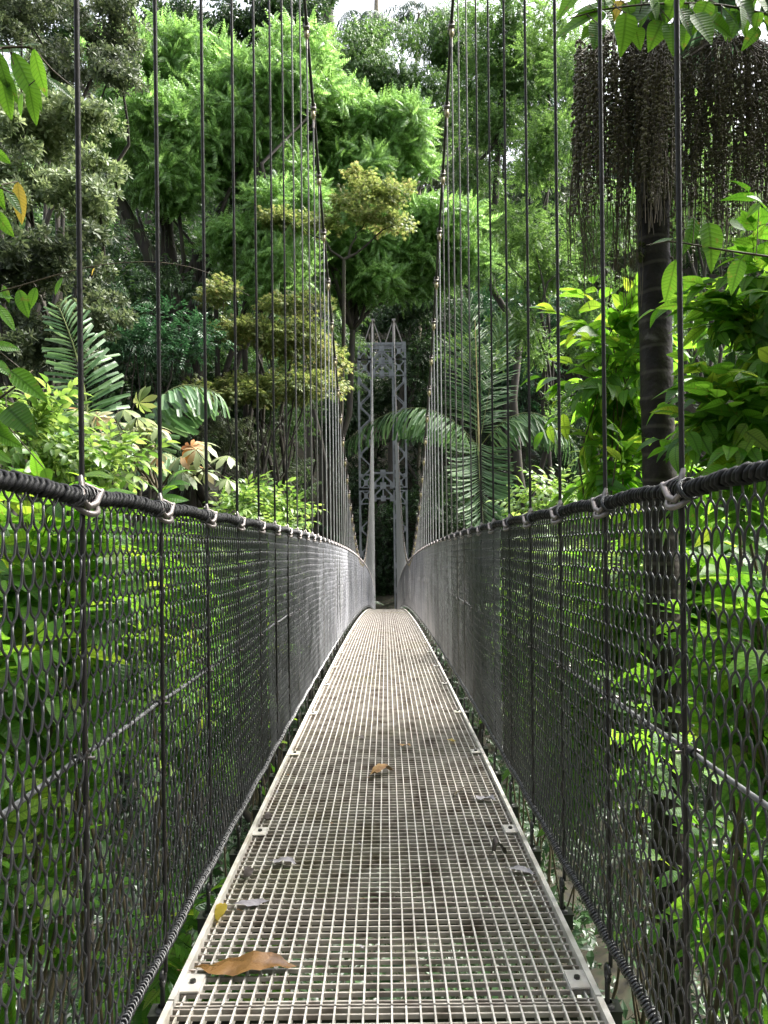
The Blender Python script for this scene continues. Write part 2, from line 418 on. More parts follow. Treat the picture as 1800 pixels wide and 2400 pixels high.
def twig(leaf, k=10, L=0.5, size=(0.7, 1.1), ang=55, droop=0.0, seed=0, stem=0.004):
    g = np.random.default_rng(seed)
    t = np.linspace(0.12, 1, k)
    side = np.where(np.arange(k) % 2, 1.0, -1.0)
    P = np.stack([g.normal(0, .01, k), t * L, -0.22 * L * t ** 2], 1)
    an = np.radians(ang + g.uniform(-14, 14, k)) * (1 - 0.65 * t ** 3)
    D = np.stack([side * np.sin(an), np.cos(an), g.uniform(-.25, .25, k) - droop - 0.3 * t], 1)
    N = np.stack([g.normal(0, .25, k), g.normal(0, .2, k) + .2, np.ones(k)], 1)
    p = [inst(leaf, P, D, N, g.uniform(size[0], size[1], k))]
    if stem: p.append(stalk((0, 0, 0), (0, L, -0.22 * L), stem, 0.05 * L))
    return merge(p)

def pinnate(n=11, L=0.75, leaflet=None, droop=0.45, ang=62, seed=0, tip=True):
    g = np.random.default_rng(seed)
    t = np.linspace(0.16, 0.98, n)
    def rp(t): return np.stack([0 * t, L * t * (1 - 0.15 * droop * t), 0.25 * L * t - droop * L * t ** 2], 1)
    P = rp(t); T = nrm(rp(t + 0.01) - rp(t))
    parts = []
    for s in (-1, 1):
        a = np.radians(ang - 18 * t + g.uniform(-5, 5, n))
        D = T * np.cos(a)[:, None] + np.array([s, 0, 0]) * np.sin(a)[:, None] + np.array([0, 0, -0.22])
        Nn = np.stack([0.25 * s * np.ones(n), 0 * t, np.ones(n)], 1) + g.normal(0, .08, (n, 3))
        prof = np.sin(np.pi * (0.2 + 0.72 * t)) ** 0.7
        parts.append(inst(leaflet, P, D, Nn, prof))
    pts = rp(np.linspace(0, 1, 5))
    V, F = tube(pts, np.linspace(0.008, 0.003, 5) * (L / 0.75), 3)
    parts.append((V, tri(F), np.zeros((len(V), 2))))
    return merge(parts)

def palmate(k=7, leaflet=None, spread=110, droop=0.2, petiole=0.25, seed=0, full=False):
    g = np.random.default_rng(seed)
    a = np.radians(np.linspace(-spread, spread, k) + g.uniform(-6, 6, k))
    D = np.stack([np.sin(a), np.cos(a), -droop + g.uniform(-.1, .1, k)], 1)
    N = np.stack([0 * a, 0 * a, np.ones(k)], 1) + g.normal(0, .1, (k, 3))
    sz = 0.62 + 0.38 * np.cos(a / 2) ** 2
    return merge([inst(leaflet, np.tile((0, petiole, 0), (k, 1)), D, N, sz), stalk((0, 0, 0), (0, petiole, 0), 0.005)])

def compound_sprig(comp, k=6, elev=(0, 55), seed=0):
    return rosette(comp, k, elev, (0.75, 1.1), 0.02, seed)

lf_small = leafT(0.10, 0.055, 2, 'oval', .25, .2)
lf_mid = leafT(0.17, 0.075, 2, 'oval', .3, .3)
lf_obov = leafT(0.22, 0.085, 3, 'obovate', .25, .15)
lf_lance = leafT(0.2, 0.06, 2, 'lance', .3, .4)
lf_leaflet = leafT(0.30, 0.085, 3, 'lance', .2, .45)
lf_fat = leafT(0.2, 0.085, 2, 'obovate', .2, .3)
comp_pin = [pinnate(9, 1.25, lf_leaflet, .5, seed=i) for i in range(3)]
SP = {
    'pinnate': [compound_sprig(comp_pin[i], 7, (-5, 60), i) for i in range(3)],
    'rosette': [rosette(lf_obov, 10, (-5, 60), seed=i) for i in range(3)],
    'small': [twig(lf_small, 14, 0.42, seed=i) for i in range(3)],
    'mid': [twig(lf_mid, 10, 0.5, seed=i) for i in range(3)],
    'droopy': [twig(lf_lance, 11, 0.45, droop=0.9, seed=i) for i in range(3)],
    'palmate': [merge([inst(palmate(5, lf_fat, 80, .15, .12, i), np.array([[0, .1 * j, -.02 * j] for j in range(5)]),
                            np.array([[math.cos(j * 2.4), .5, .2 * math.sin(j * 2.4)] for j in range(5)]), (0, 0, 1), 1.0)]) for i in range(3)],
}

def crown_arrays(clumps, sprigs, density=1.0, size=(0.8, 1.2), droop=0.1, flat=0.0, seed=0, inner=0.35, org=(0, 0, 0)):
    """clumps: (centre, radii). sprigs cover each clump's outer shell with a few inside"""
    g = np.random.default_rng(seed)
    out = []
    for ci, (c, r) in enumerate(clumps):
        r = np.asarray(r, float)
        area = 4 * np.pi * ((r[0] * r[1]) ** 1.6 + (r[0] * r[2]) ** 1.6 + (r[1] * r[2]) ** 1.6) ** (1 / 1.6) / 3 ** (1 / 1.6)
        k = max(6, int(area * density))
        u = nrm(g.normal(0, 1, (k, 3)) + np.array([0, 0, 0.35]))
        rad = np.where(g.random(k) < inner, g.uniform(0.3, 0.85, k), g.uniform(0.82, 1.12, k))
        P = np.asarray(c) + u * r * rad[:, None]
        D = nrm(u * np.array([1, 1, 1 - flat]) + g.normal(0, .35, (k, 3)) + np.array([0, 0, 0.15 - droop]))
        N = nrm(u * 0.5 + np.array([0, 0, 1.0]) + g.normal(0, .2, (k, 3)))
        S = g.uniform(size[0], size[1], k)
        w = g.integers(0, len(sprigs), k)
        PW = P + np.asarray(org)
        ok = ~((np.abs(PW[:, 0]) < np.where(PW[:, 1] < 14, 1.45, 1.2)) & (PW[:, 2] > deck_z(PW[:, 1]) - 0.65) & (PW[:, 2] < deck_z(PW[:, 1]) + 7) & (PW[:, 1] < 56) & (PW[:, 1] > 0.5))
        for j in range(len(sprigs)):
            q = (w == j) & ok
            if q.any(): out.append(inst(sprigs[j], P[q], D[q], N[q], S[q]))
    if not out: raise ValueError('empty crown')
    return merge(out)

def ell_clumps(px, py, Y, rx, ry, n, cr, seed=0, depth=1.0):
    """n clumps scattered inside an ellipse seen at (px,py) with radii rx, ry in view units, at distance Y; cr = clump radius in view units"""
    g = np.random.default_rng(seed + 100)
    c = at(px, py, Y); s = Y * D2S / F_PX
    out = []
    for i in range(n):
        u = nrm(g.normal(0, 1, 3)) * g.uniform(0.35, 1.0)
        k = g.uniform(0.7, 1.25)
        r = cr * s * k
        p = c + np.array([u[0] * rx, u[1] * min(rx, ry) * depth, u[2] * ry]) * s
        out.append((p, (r * 1.15, r * 1.15, r * 0.75)))
    return out

def wobble_path(a, b, n=8, amp=0.1, seed=0):
    g = np.random.default_rng(seed)
    t = np.linspace(0, 1, n)[:, None]
    P = np.asarray(a) * (1 - t) + np.asarray(b) * t
    L = np.linalg.norm(np.asarray(b) - np.asarray(a))
    off = np.cumsum(g.normal(0, 1, (n, 3)), 0); off -= off[0] * (1 - t) + off[-1] * t
    return P + off * amp * L / n

def split_clumps(clumps, n=4, k=0.52, seed=0):
    g = np.random.default_rng(seed + 900); out = []
    for c, r in clumps:
        r = np.asarray(r, float)
        for i in range(n):
            u = nrm(g.normal(0, 1, 3)) * g.uniform(.45, 1.05)
            q = k * g.uniform(.6, 1.25)
            out.append((c + u * r, r * q * np.array([1.1, 1.1, .85])))
    return out

def tree(name, label, cat, base, clumps, mat, sprigs, bark='bark', trunk_r=0.2, group=None, seed=0, limbs=6, fork=0.55, split=4, **kw):
    base = np.asarray(base, float)
    t = thing(name, label, cat, base, group)
    cs = np.array([c for c, _ in clumps])
    top = cs.mean(0)
    g = G()
    f = base + (top - base) * fork
    P = wobble_path((0, 0, -0.6), f - base, 9, 0.25, seed)
    g.tube(P, np.linspace(trunk_r, trunk_r * 0.62, 9), 8)
    gr = np.random.default_rng(seed)
    idx = gr.permutation(len(clumps))[:limbs]
    for k in idx:
        Q = wobble_path(P[-1], cs[k] - base, 7, 0.3, seed + int(k))
        Q[1:-1, 2] += 0.08 * np.linalg.norm(Q[-1] - Q[0]) * np.sin(np.linspace(0, np.pi, 5))
        g.tube(Q, np.linspace(trunk_r * 0.5, trunk_r * 0.1, 7), 5)
    obj('trunk', g, M[bark], t, smooth_shade=True)
    if split:
        kw['density'] = kw.get('density', 1) * 1.9
        kw['size'] = tuple(v * .78 for v in kw.get('size', (.8, 1.2)))
        clumps = split_clumps(clumps, split, seed=seed)
    V, F, U = crown_arrays([(c - base, r) for c, r in clumps], sprigs, seed=seed, org=base, **kw)
    obj('crown', G().add(V, F), M[mat], t)
    return t

def base_at(px, Y, dz=0.0):
    p = at(px, 1106, Y)
    return np.array([p[0], p[1], float(ground_z(p[0], p[1])) + dz])

# ------------------------------------------------------------------ ground
def build_ground():
    g = G()
    xs = np.concatenate([np.linspace(-400, -60, 12), np.linspace(-55, 55, 90), np.linspace(60, 400, 12)])
    ys = np.concatenate([np.linspace(-120, -10, 10), np.linspace(-8, 110, 110), np.linspace(115, 500, 14)])
    X, Y = np.meshgrid(xs, ys); Z = ground_z(X, Y)
    V = np.stack([X, Y, Z], -1).reshape(-1, 3); nx = len(xs)
    i = (np.arange(len(ys) - 1)[:, None] * nx + np.arange(nx - 1)[None]).ravel()
    g.add(V, np.stack([i, i + 1, i + nx + 1, i + nx], -1))
    o = obj('ground', g, M['soil'], smooth_shade=True)
    tag(o, 'dark jungle floor of the ravine and far slope', 'ground', kind='structure')
build_ground()

# ------------------------------------------------------------------ footbridge
XH = 0.75                      # half distance between the hanger rows
DZ = 0.67
HY = [1.92 + DZ * k for k in range(-1, 77)]
END_Y, TOWER_Y = 53.2, 53.7

def build_walkway():
    w = thing('footbridge_walkway', 'long narrow cream metal grating walkway running down the middle of the bridge', 'walkway', (-0.012, 0, deck_z(0)))
    oz = deck_z(0)
    # one 3 m panel, built along +Y about its start
    g = G(); L = 2.992; hw = 0.72
    for s in (-1, 1):
        g.box((s * (hw - 0.010), L / 2, -0.010), (0.010, L / 2, 0.030), 0)          # edge strip
        g.box((s * (hw - 0.040), L / 2, -0.022), (0.003, L / 2, 0.016), 0)
    xs = np.linspace(-hw + 0.085, hw - 0.085, 28)
    for x in xs: g.box((x, L / 2, -0.020), (0.0032, L / 2, 0.018), 0)
    for y in np.arange(0.025, L - 0.01, 0.0505):
        g.box((0, y, -0.0135), (hw - 0.013, 0.004, 0.0075), 1)
    for y in (0.004, L - 0.004): g.box((0, y, -0.0235), (hw - 0.013, 0.0036, 0.018), 1)
    pm = mesh_data('deck_panel', g, [M['deck'], M['rust']])
    c = G()
    c.box((0, 0, 0.0035), (0.034, 0.055, 0.0032), 0)
    cm_ = c
    a = np.linspace(0, 2 * np.pi, 6, endpoint=False)
    hexv = np.concatenate([np.stack([0.011 * np.cos(a), 0.011 * np.sin(a), 0.0068 + 0 * a], 1), np.stack([0.011 * np.cos(a), 0.011 * np.sin(a), 0.016 + 0 * a], 1)])
    c.add(hexv, [[i, (i + 1) % 6, 6 + (i + 1) % 6, 6 + i] for i in range(6)], 1)
    c.add(hexv[6:], [[0, 1, 2, 3], [0, 3, 4, 5]], 1)
    clipm = mesh_data('clip', c, [M['deck'], M['black']])
    y = -0.45 - 3.0
    joints = []
    while y < END_Y:
        joints.append(y); y += 3.0
    for y0 in joints:
        z0, z1 = deck_z(y0), deck_z(y0 + 3.0)
        p = link('deck_panel', pm, w, (0, y0, z0 - oz))
        p.rotation_euler = (math.atan2(z1 - z0, 3.0), 0, 0)
        if y0 < 20:
            for yy in (0.12, 1.55):
                for s in (-1, 1):
                    link('clip', clipm, p, (s * (hw - 0.052), yy, 0.001))
    # cross beams
    b = G()
    b.box((0, 0, -0.075), (0.79, 0.03, 0.03), 0)
    for s in (-1, 1): b.box((s * 0.765, 0, -0.042), (0.028, 0.034, 0.003), 0)
    bm = mesh_data('cross_beam', b, [M['black']])
    e = G()
    ang = np.linspace(0, 2 * np.pi, 12)
    e.tube([(0, 0, -0.04), (0, 0, -0.033), (0, 0, -0.0325), (0, 0, -0.024)], [0.026, 0.026, 0.016, 0.016], 10)
    e.tube([(0, 0, -0.03), (0, 0, 0.05)], 0.0085, 8)
    e.tube([(0.002, 0.022 * math.cos(t), 0.07 + 0.026 * math.sin(t)) for t in ang], 0.0075, 6)
    em = mesh_data('eye_bolt', e, [M['black']], True)
    for yy in HY:
        if yy > 52.9: continue
        o = link('cross_beam', bm, w, (0, yy, deck_z(yy) - oz))
        if yy < 24:
            for sg in (-1, 1): link('eye_bolt', em, o, (sg * XH, 0, 0))
build_walkway()

def strands(P, r, n, pitch, k=6, depth=0.13):
    """rope with k visible strands twisted with the given pitch"""
    P = np.asarray(P, float)
    s = np.concatenate([[0], np.cumsum(np.linalg.norm(np.diff(P, axis=0), axis=1))])
    a = np.linspace(0, 2 * np.pi, n, endpoint=False)
    rr = r * (1 - depth + depth * 1.6 * np.abs(np.sin(0.5 * k * (a[None] - 2 * np.pi * s[:, None] / pitch))))
    return tube(P, rr, n)

def line_pts(a, b, step):
    n = max(2, int(np.linalg.norm(np.asarray(b) - np.asarray(a)) / step) + 1)
    t = np.linspace(0, 1, n)[:, None]
    return np.asarray(a) * (1 - t) + np.asarray(b) * t

def fence_wave(Y):
    return 0.012 * np.sin(Y * 1.9) + 0.010 * np.sin(Y * 0.83 + 1.0)

TOP_H, BOT_H, MID_H = 1.655, 0.175, 1.0

def build_fence(s, label, seed):
    f = thing('mesh_fence', label, 'fence', (s * XH, 0, deck_z(0)))
    oz = deck_z(0); g0 = np.random.default_rng(seed)
    g = G()
    half = (TOP_H - BOT_H) / 24.0; w = 0.026
    def wires(y0, y1, spp, sides, rad):
        k0 = int(math.ceil(y0 / w)); k1 = int(math.floor(y1 / w))
        ks = np.arange(k0, k1); Y = ks * w
        nper = int(round((TOP_H - BOT_H) / (2 * half)))
        Hh = nper * 2 * half
        ph = np.linspace(0, 2 * np.pi * nper, nper * spp + 1)
        z = ph / (2 * np.pi) * 2 * half
        A = w / 2 + 0.0034
        tri_ = 2 / np.pi * np.arcsin(np.sin(ph)); sq = np.abs(tri_)
        along = A * np.sign(tri_) * (0.42 * sq + 0.58 * sq ** 4) * (1 - 0.1 * sq ** 12)   # straight legs, quick bends at the hooks
        depth = 0.0046 * np.clip(1.35 * np.cos(ph), -1, 1)
        for par in (0, 1):
            q = ks[(ks % 2) == par] * w
            sg = 1 if par == 0 else -1
            P = np.stack([depth * sg, along * sg, z], 1)
            V, Fq = tube(P, rad, sides)
            n = len(q)
            lean = fence_wave(q) + g0.normal(0, 0.0016, n)
            zoff = np.array([deck_z(v) for v in q]) - oz + BOT_H - 0.004 + g0.normal(0, 0.0012, n)
            W = np.repeat(V[None], n, 0)
            zz = W[:, :, 2] / Hh
            W[:, :, 0] += lean[:, None] * np.sin(np.pi * zz) * 0.9
            W[:, :, 1] += q[:, None] + 0.004 * np.sin(zz * 7 + q[:, None] * 3)
            W[:, :, 2] += zoff[:, None] + 0.009 * np.sin(q[:, None] * 2.6 + zz * 1.5) * np.sin(np.pi * zz)
            FF = (Fq[None] + (np.arange(n) * len(V))[:, None, None]).reshape(-1, 4)
            g.add(W.reshape(-1, 3), FF)
    # one mesh in lengths: near shade, far light painted in as ever paler wire
    for y0, y1, spp, sides, rad, mt, lb in ((0.85, 4.94, 20, 6, 0.0031, 'wire', 'black coated mesh at the near end, painted as shaded'), (4.94, 8.58, 12, 4, 0.0027, 'wiregrey', 'dark grey mesh painted as slightly lit'),
                                            (8.58, 11.7, 8, 4, 0.0026, 'wirepale', 'grey mesh painted as half lit'), (11.7, 15.08, 8, 4, 0.003, 'wirelit', 'pale mesh painted as fully lit'), (15.08, 53.1, 6, 3, 0.0036, 'wirelit', 'pale mesh towards the far end, painted as fully lit')):
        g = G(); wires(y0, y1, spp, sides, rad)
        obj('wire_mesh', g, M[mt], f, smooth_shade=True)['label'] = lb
    def coil(name, h, near, far, core, rr, thick, pitch, mat):
        gg = G()
        Ys = np.arange(0.6, 53.2, 0.25)
        P = np.stack([0 * Ys, Ys, np.array([deck_z(v) for v in Ys]) - oz + h + 0.005 * np.sin(Ys * 9)], 1)
        gg.tube(P, core, 8, 0)
        Yc = np.arange(0.7, near, pitch / 9)
        a = 2 * np.pi * Yc / pitch
        jit = 1 + 0.18 * np.sin(Yc * 83.0) * np.sin(Yc * 31.0)
        zc = np.array([deck_z(v) for v in Yc]) - oz + h + 0.005 * np.sin(Yc * 9)
        gg.tube(np.stack([rr * jit * np.cos(a), Yc + 0.006 * np.sin(2 * a), zc + rr * jit * np.sin(a)], 1), thick, 5, 1)
        Yc = np.arange(near, 53.1, 0.026 if name == 'top_rope' else 0.03)
        a = 2 * np.pi * (np.arange(len(Yc)) % 3) / 3
        zc = np.array([deck_z(v) for v in Yc]) - oz + h
        gg.tube(np.stack([rr * np.cos(a), Yc, zc + rr * np.sin(a)], 1), thick, 3, 2)
        obj(name, gg, [M['rope'], mat, M['wirelit']], f, smooth_shade=True)  # far lacing painted pale as if in open light
    coil('top_rope', TOP_H, 10.0, 55, 0.0135, 0.016, 0.0066, 0.026, M['lace'])
    coil('bottom_rope', BOT_H, 12.0, 55, 0.012, 0.0145, 0.0045, 0.017, M['wire'])
    Ys = np.arange(0.5, 53.1, 0.02 if False else 0.05)
    P = np.stack([0 * Ys + s * 0.012, Ys, np.array([deck_z(v) for v in Ys]) - oz + MID_H - 0.006 * np.abs(np.sin(np.pi * (Ys - HY[1]) / DZ))], 1)
    V, Fq = tube(P, 0.0065, 6)
    obj('handrail_cable', G().add(V, Fq), M['midcable'], f, smooth_shade=True)
    # shackle and lashing at every hanger
    def shackle_mesh(detail):
        h = G()
        if detail:
            t = np.linspace(-0.35 * np.pi, 1.12 * np.pi, 16)
            h.tube([(-s * (0.012 + 0.03 * math.sin(u)) + s * 0.012, 0.034 - 0.046 * (1 - math.cos(u)) * 0.8 + 0.018, -0.012 - 0.036 * math.sin(u * 0.8) ) for u in t], 0.0082, 8, 0)
            h.tube([(-s * 0.026, 0.062, 0.012), (-s * 0.03, 0.01, -0.022), (-s * 0.022, -0.012, -0.030), (-s * 0.012, -0.026, -0.012), (-s * 0.008, -0.02, 0.03), (0, -0.01, 0.046)], [0.0085, 0.0095, 0.0095, 0.009, 0.008, 0.007], 8, 0)
            h.tube([(s * 0.02, 0.03, 0.034), (-s * 0.03, 0.05, 0.008)], 0.007, 7, 0)
            for j in range(9):
                a0 = j * 0.7
                y = -0.055 + 0.012 * j
                tt = np.linspace(0, 2 * np.pi, 12)
                h.tube([((0.024 + 0.004 * math.sin(j)) * math.cos(u), y + 0.014 * math.sin(u + a0), 0.026 * math.sin(u) - 0.002) for u in tt], 0.0026, 5, 1)
        else:
            h.tube([(-s * 0.02, 0.05, 0.01), (-s * 0.03, 0, -0.03), (-s * 0.012, -0.03, -0.01), (-s * 0.006, -0.02, 0.03)], 0.009, 5, 0)
            h.box((0, 0, 0.0), (0.02, 0.018, 0.022), 1)
        return mesh_data('shackle', h, [M['galv'], M['wire']], True)
    ma, mb = shackle_mesh(True), shackle_mesh(False)
    h = G(); cx = s * 0.012
    h.tube([(cx, -0.03, 0), (cx, 0.03, 0)], 0.013, 7, 1)
    h.tube([(cx - s * 0.02, 0.0, 0.012), (cx + s * 0.025, 0.0, -0.004)], 0.006, 5, 0)
    h.tube([(cx - s * 0.03, 0.02, -0.01), (cx + s * 0.012, 0.02, -0.01)], 0.005, 5, 0)
    clipm = mesh_data('cable_clip', h, [M['galv'], M['wire']], True)
    for yy in HY:
        if yy < 0.9 or yy > 52.9: continue
        link('shackle', ma if yy < 9 else mb, f, (0, yy, deck_z(yy) - oz + TOP_H))
        link('cable_clip', clipm, f, (0, yy, deck_z(yy) - oz + MID_H))
build_fence(-1, 'black chain link mesh fence along the left edge of the walkway', 1)
build_fence(1, 'black chain link mesh fence along the right edge of the walkway', 2)

def build_cables():
    for s, side in ((-1, 'left'), (1, 'right')):
        Ys = np.concatenate([np.arange(-1.4, 22, 0.02), np.arange(22, 53.75, 0.1)])
        P = np.stack([0 * Ys + s * XH, Ys, cable_z(Ys)], 1)
        base = P[0].copy()
        V, Fq = strands(P - base, 0.0165, 10, 0.16, 6, 0.1)
        o = link('main_cable', mesh_data('main_cable', G().add(V, Fq), M['cable'], True), None, base)
        tag(o, 'thick dark steel suspension cable swooping down along the %s side' % side, 'suspension cable')
build_cables()

ORD = ['nearest', 'second nearest', 'third nearest', 'fourth nearest', 'fifth nearest', 'sixth nearest', 'seventh nearest', 'eighth nearest',
       'ninth nearest', 'tenth nearest', 'eleventh nearest', 'twelfth nearest']
def build_hangers():
    # clamp at the top: saddle plates, U bolt, turnbuckle body
    def clamp(detail):
        c = G(); n = 8 if detail else 5
        t = np.linspace(0, np.pi, 9)
        for y in (-0.022, 0.022):
            pts = [(0.026, y, -0.05)] + [(0.026 * math.cos(u), y, 0.026 * math.sin(u)) for u in t] + [(-0.026, y, -0.05)]
            c.tube(pts, 0.006, n, 0)
        c.box((0, 0, -0.026), (0.03, 0.034, 0.008), 0)
        c.tube([(0, 0, -0.035), (0, 0, -0.05), (0, 0, -0.056), (0, 0, -0.125), (0, 0, -0.13), (0, 0, -0.15)], [0.01, 0.012, 0.021, 0.021, 0.012, 0.012], n, 1)
        for x in (-0.02, 0.02): c.tube([(x, 0, -0.05), (x, 0, -0.115)], 0.007, n, 1)
        c.tube([(-0.045, 0, -0.06), (0.045, 0, -0.06)], 0.007, n, 0)
        c.tube([(-0.034, 0, -0.102), (0.034, 0, -0.102)], 0.005, n, 0)
        c.tube([(0, 0, -0.15), (0, 0, -0.24)], 0.0105, n, 0)
        return mesh_data('cable_clamp', c, [M['galv'], M['brass']], True)
    ca, cb = clamp(True), clamp(False)
    for s, side in ((-1, 'left'), (1, 'right')):
        for k, yy in enumerate(HY):
            if k == 0 or yy > 52.9: continue
            i = k - 1
            z0 = deck_z(yy) + 0.09; z1 = cable_z(yy) - 0.05
            if z1 - z0 < 0.3: z1 = z0 + 0.3
            near = i < 9
            if near: V, Fq = strands(line_pts((0, 0, 0), (0, 0, z1 - z0), 0.012), 0.0068, 10, 0.11, 6, 0.14)
            else: V, Fq = tube(line_pts((0, 0, 0), (0, 0, z1 - z0), 2.0), 0.0078, 6)
            o = link('hanger_cable', mesh_data('hanger_cable', G().add(V, Fq), M['hang' if i < 7 else 'hanggrey' if i < 12 else 'hanglit'], True), None, (s * XH, yy, z0))  # hangers coloured paler with distance, near shade and far light painted in
            if i < 12: lab = 'dark vertical hanger cable, %s of the %s row' % (ORD[i], side)
            elif yy < 26: lab = 'thin grey vertical hanger cable in the crowded %s row before the low point' % side
            else: lab = 'short thin hanger cable in the far %s row rising to the tower' % side
            tag(o, lab, 'hanger cable', 'vertical hanger cables of the bridge')
            link('cable_clamp', ca if yy < 14 else cb, o, (0, 0, cable_z(yy) - z0))
build_hangers()

def build_tower():
    t = thing('lattice_tower', 'grey steel lattice tower with two legs at the far end of the bridge', 'tower', (-0.12, TOWER_Y, -9.0))
    k = TOWER_Y / F_PX
    zb = -9.0
    zt = (1200 - 803) * k - zb
    xo, xi = 55.0 * k, 25.5 * k
    w = 4.2 * k
    def face(g, y, m=0):
        pass
    for s in (-1, 1):
        g = G()
        a, b = s * xi, s * xo
        for y in (0, 0.95):
            for x in (a, b):
                g.box((x, y, zt / 2), (w / 2, w / 2, zt / 2))
            # zigzag lattice
            n = 24; hz = (zt - 0.0) / n
            for j in range(n):
                z0, z1 = j * hz, (j + 1) * hz
                top = zt - z1
                xx0, xx1 = (a, b) if j % 2 == 0 else (b, a)
                if z1 < zt - 2.3 and not (11.3 - 1.9 < z1 < 11.9):
                    g.bar((xx0, y + 0.002, z0), (xx1, y + 0.002, z1), 0.075, 0.05, 0, (0, 1, 0))
                    g.box((xx1 - np.sign(xx1 - xx0) * 0.09, y - 0.05, z1), (0.1, 0.012, 0.17))
        # gusseted panels near the top and at the lower portal
        for zc in (zt - 0.62, zt - 1.75, -zb + 2.05, -zb + 1.15):
            mx = (a + b) / 2
            g.box((mx, -0.075, zc), (0.13, 0.012, 0.2))
            for sx in (-1, 1):
                for sz in (-1, 1):
                    g.bar((mx + sx * 0.09, -0.06, zc + sz * 0.13), (mx + sx * 0.40, -0.06, zc + sz * 0.50), 0.075, 0.04, 0, (0, 1, 0))
                    g.box((mx + sx * 0.36, -0.085, zc + sz * 0.50), (0.11, 0.012, 0.13))
            for sz in (-1, 1):
                g.bar((a, -0.04, zc + sz * 0.56), (b, -0.04, zc + sz * 0.56), 0.07, 0.05, 0, (0, 1, 0))
        for y in (0.0,):
            pass
        for z in np.arange(0.6, zt, 1.1):
            g.bar((a, 0, z), (a, 0.95, z + 0.5), 0.05, 0.05); g.bar((b, 0, z), (b, 0.95, z + 0.5), 0.05, 0.05)
        obj('leg', g, M['tower'], t)
    def portal(z1, z0):
        g = G()
        zm = (z0 + z1) / 2
        for y in (-0.03, 0.93):
            for z in (z1, zm, z0): g.bar((-xi, y, z), (xi, y, z), 0.1, 0.06, 0, (0, 1, 0))
            g.bar((0, y, z0), (0, y, z1), 0.1, 0.05, 0, (0, 1, 0))
            for s in (-1, 1):
                g.bar((s * xi, y, zm + 0.05), (0, y, z1 - 0.12), 0.1, 0.05, 0, (0, 1, 0))
                g.bar((s * xi, y, z0 + 0.05), (0, y, zm - 0.05), 0.1, 0.05, 0, (0, 1, 0))
                for z in (zm, z0): g.box((s * (xi - 0.14), y - 0.04, z), (0.14, 0.012, 0.2))
            for z, q in ((z1, 0.19), (zm, 0.21), (z0, 0.17)): g.box((0, y - 0.045, z), (q, 0.014, q * 1.1))
        return g
    top = portal(zt - 0.42, zt - 2.15)
    for y in (-0.03, 0.93):
        top.bar((-xo, y, zt - 0.08), (xo, y, zt - 0.08), 0.16, 0.08, 0, (0, 1, 0))
        for s in (-1, 1): top.box((s * (xo - 0.1), y - 0.05, zt - 0.22), (0.12, 0.012, 0.26))
    obj('top_portal', top, M['tower'], t)
    obj('lower_portal', portal(-zb + 2.75, -zb + 0.95), M['tower'], t)
    for s in (-1, 1):
        g = G()
        x = s * XH + 0.12; zs = float(cable_z(TOWER_Y)) - zb
        g.box((x, 0.45, (zt + zs) / 2 - 0.05), (0.1, 0.12, (zs - zt) / 2 + 0.0))
        g.box((x, 0.3, zs - 0.1), (0.13, 0.45, 0.07))
        for dx in (-1, 1): g.bar((x + dx * 0.62, 0.45, zt), (x + dx * 0.08, 0.45, zs - 0.1), 0.07, 0.07)
        obj('cable_saddle', g, M['galv'], t)
build_tower()

# ------------------------------------------------------------------ palms
def frond_arrays(b, c, e, n=46, L=0.9, W=0.07, hang=0.5, ang=62, seed=0, prof=None, blunt=True, r=0.022, lift=0.0, up=None):
    """one feather frond along the bezier b-c-e"""
    g = np.random.default_rng(seed)
    b, c, e = (np.asarray(v, float) for v in (b, c, e))
    def bz(t): t = t[:, None]; return b * (1 - t) ** 2 + 2 * c * t * (1 - t) + e * t ** 2
    t = np.linspace(0.1, 0.995, n)
    P = bz(t); T = nrm(bz(np.minimum(t + .01, 1.01)) - P)
    upv = np.array([0, 0, 1.0]) if up is None else np.asarray(up, float)
    X = nrm(np.cross(T, upv)); Z = np.cross(X, T)
    lt = leafT(1.0, W / L, 3, 'blunt' if blunt else 'lance', .3, 0.35)
    parts = []
    for s in (-1, 1):
        a = np.radians(ang - 34 * t ** 2 + g.uniform(-7, 7, n))
        D = T * np.cos(a)[:, None] + s * X * np.sin(a)[:, None] + Z * (lift + g.uniform(-.25, .25, n))[:, None]
        D = nrm(D) + np.array([0, 0, -hang]) * (0.6 + 0.8 * g.random(n))[:, None]
        Nn = Z + g.normal(0, .2, (n, 3))
        sz = L * (0.42 + 0.58 * np.sin(np.pi * np.clip(0.15 + 0.8 * t, 0, 1))) * g.uniform(.88, 1.08, n)
        parts.append(inst((lt[0], lt[1], None), P, D, Nn, sz))
    V, F = tube(bz(np.linspace(0, 1, 14)), np.linspace(r, r * 0.25, 14), 5)
    st = (V, tri(F))
    return merge(parts), st

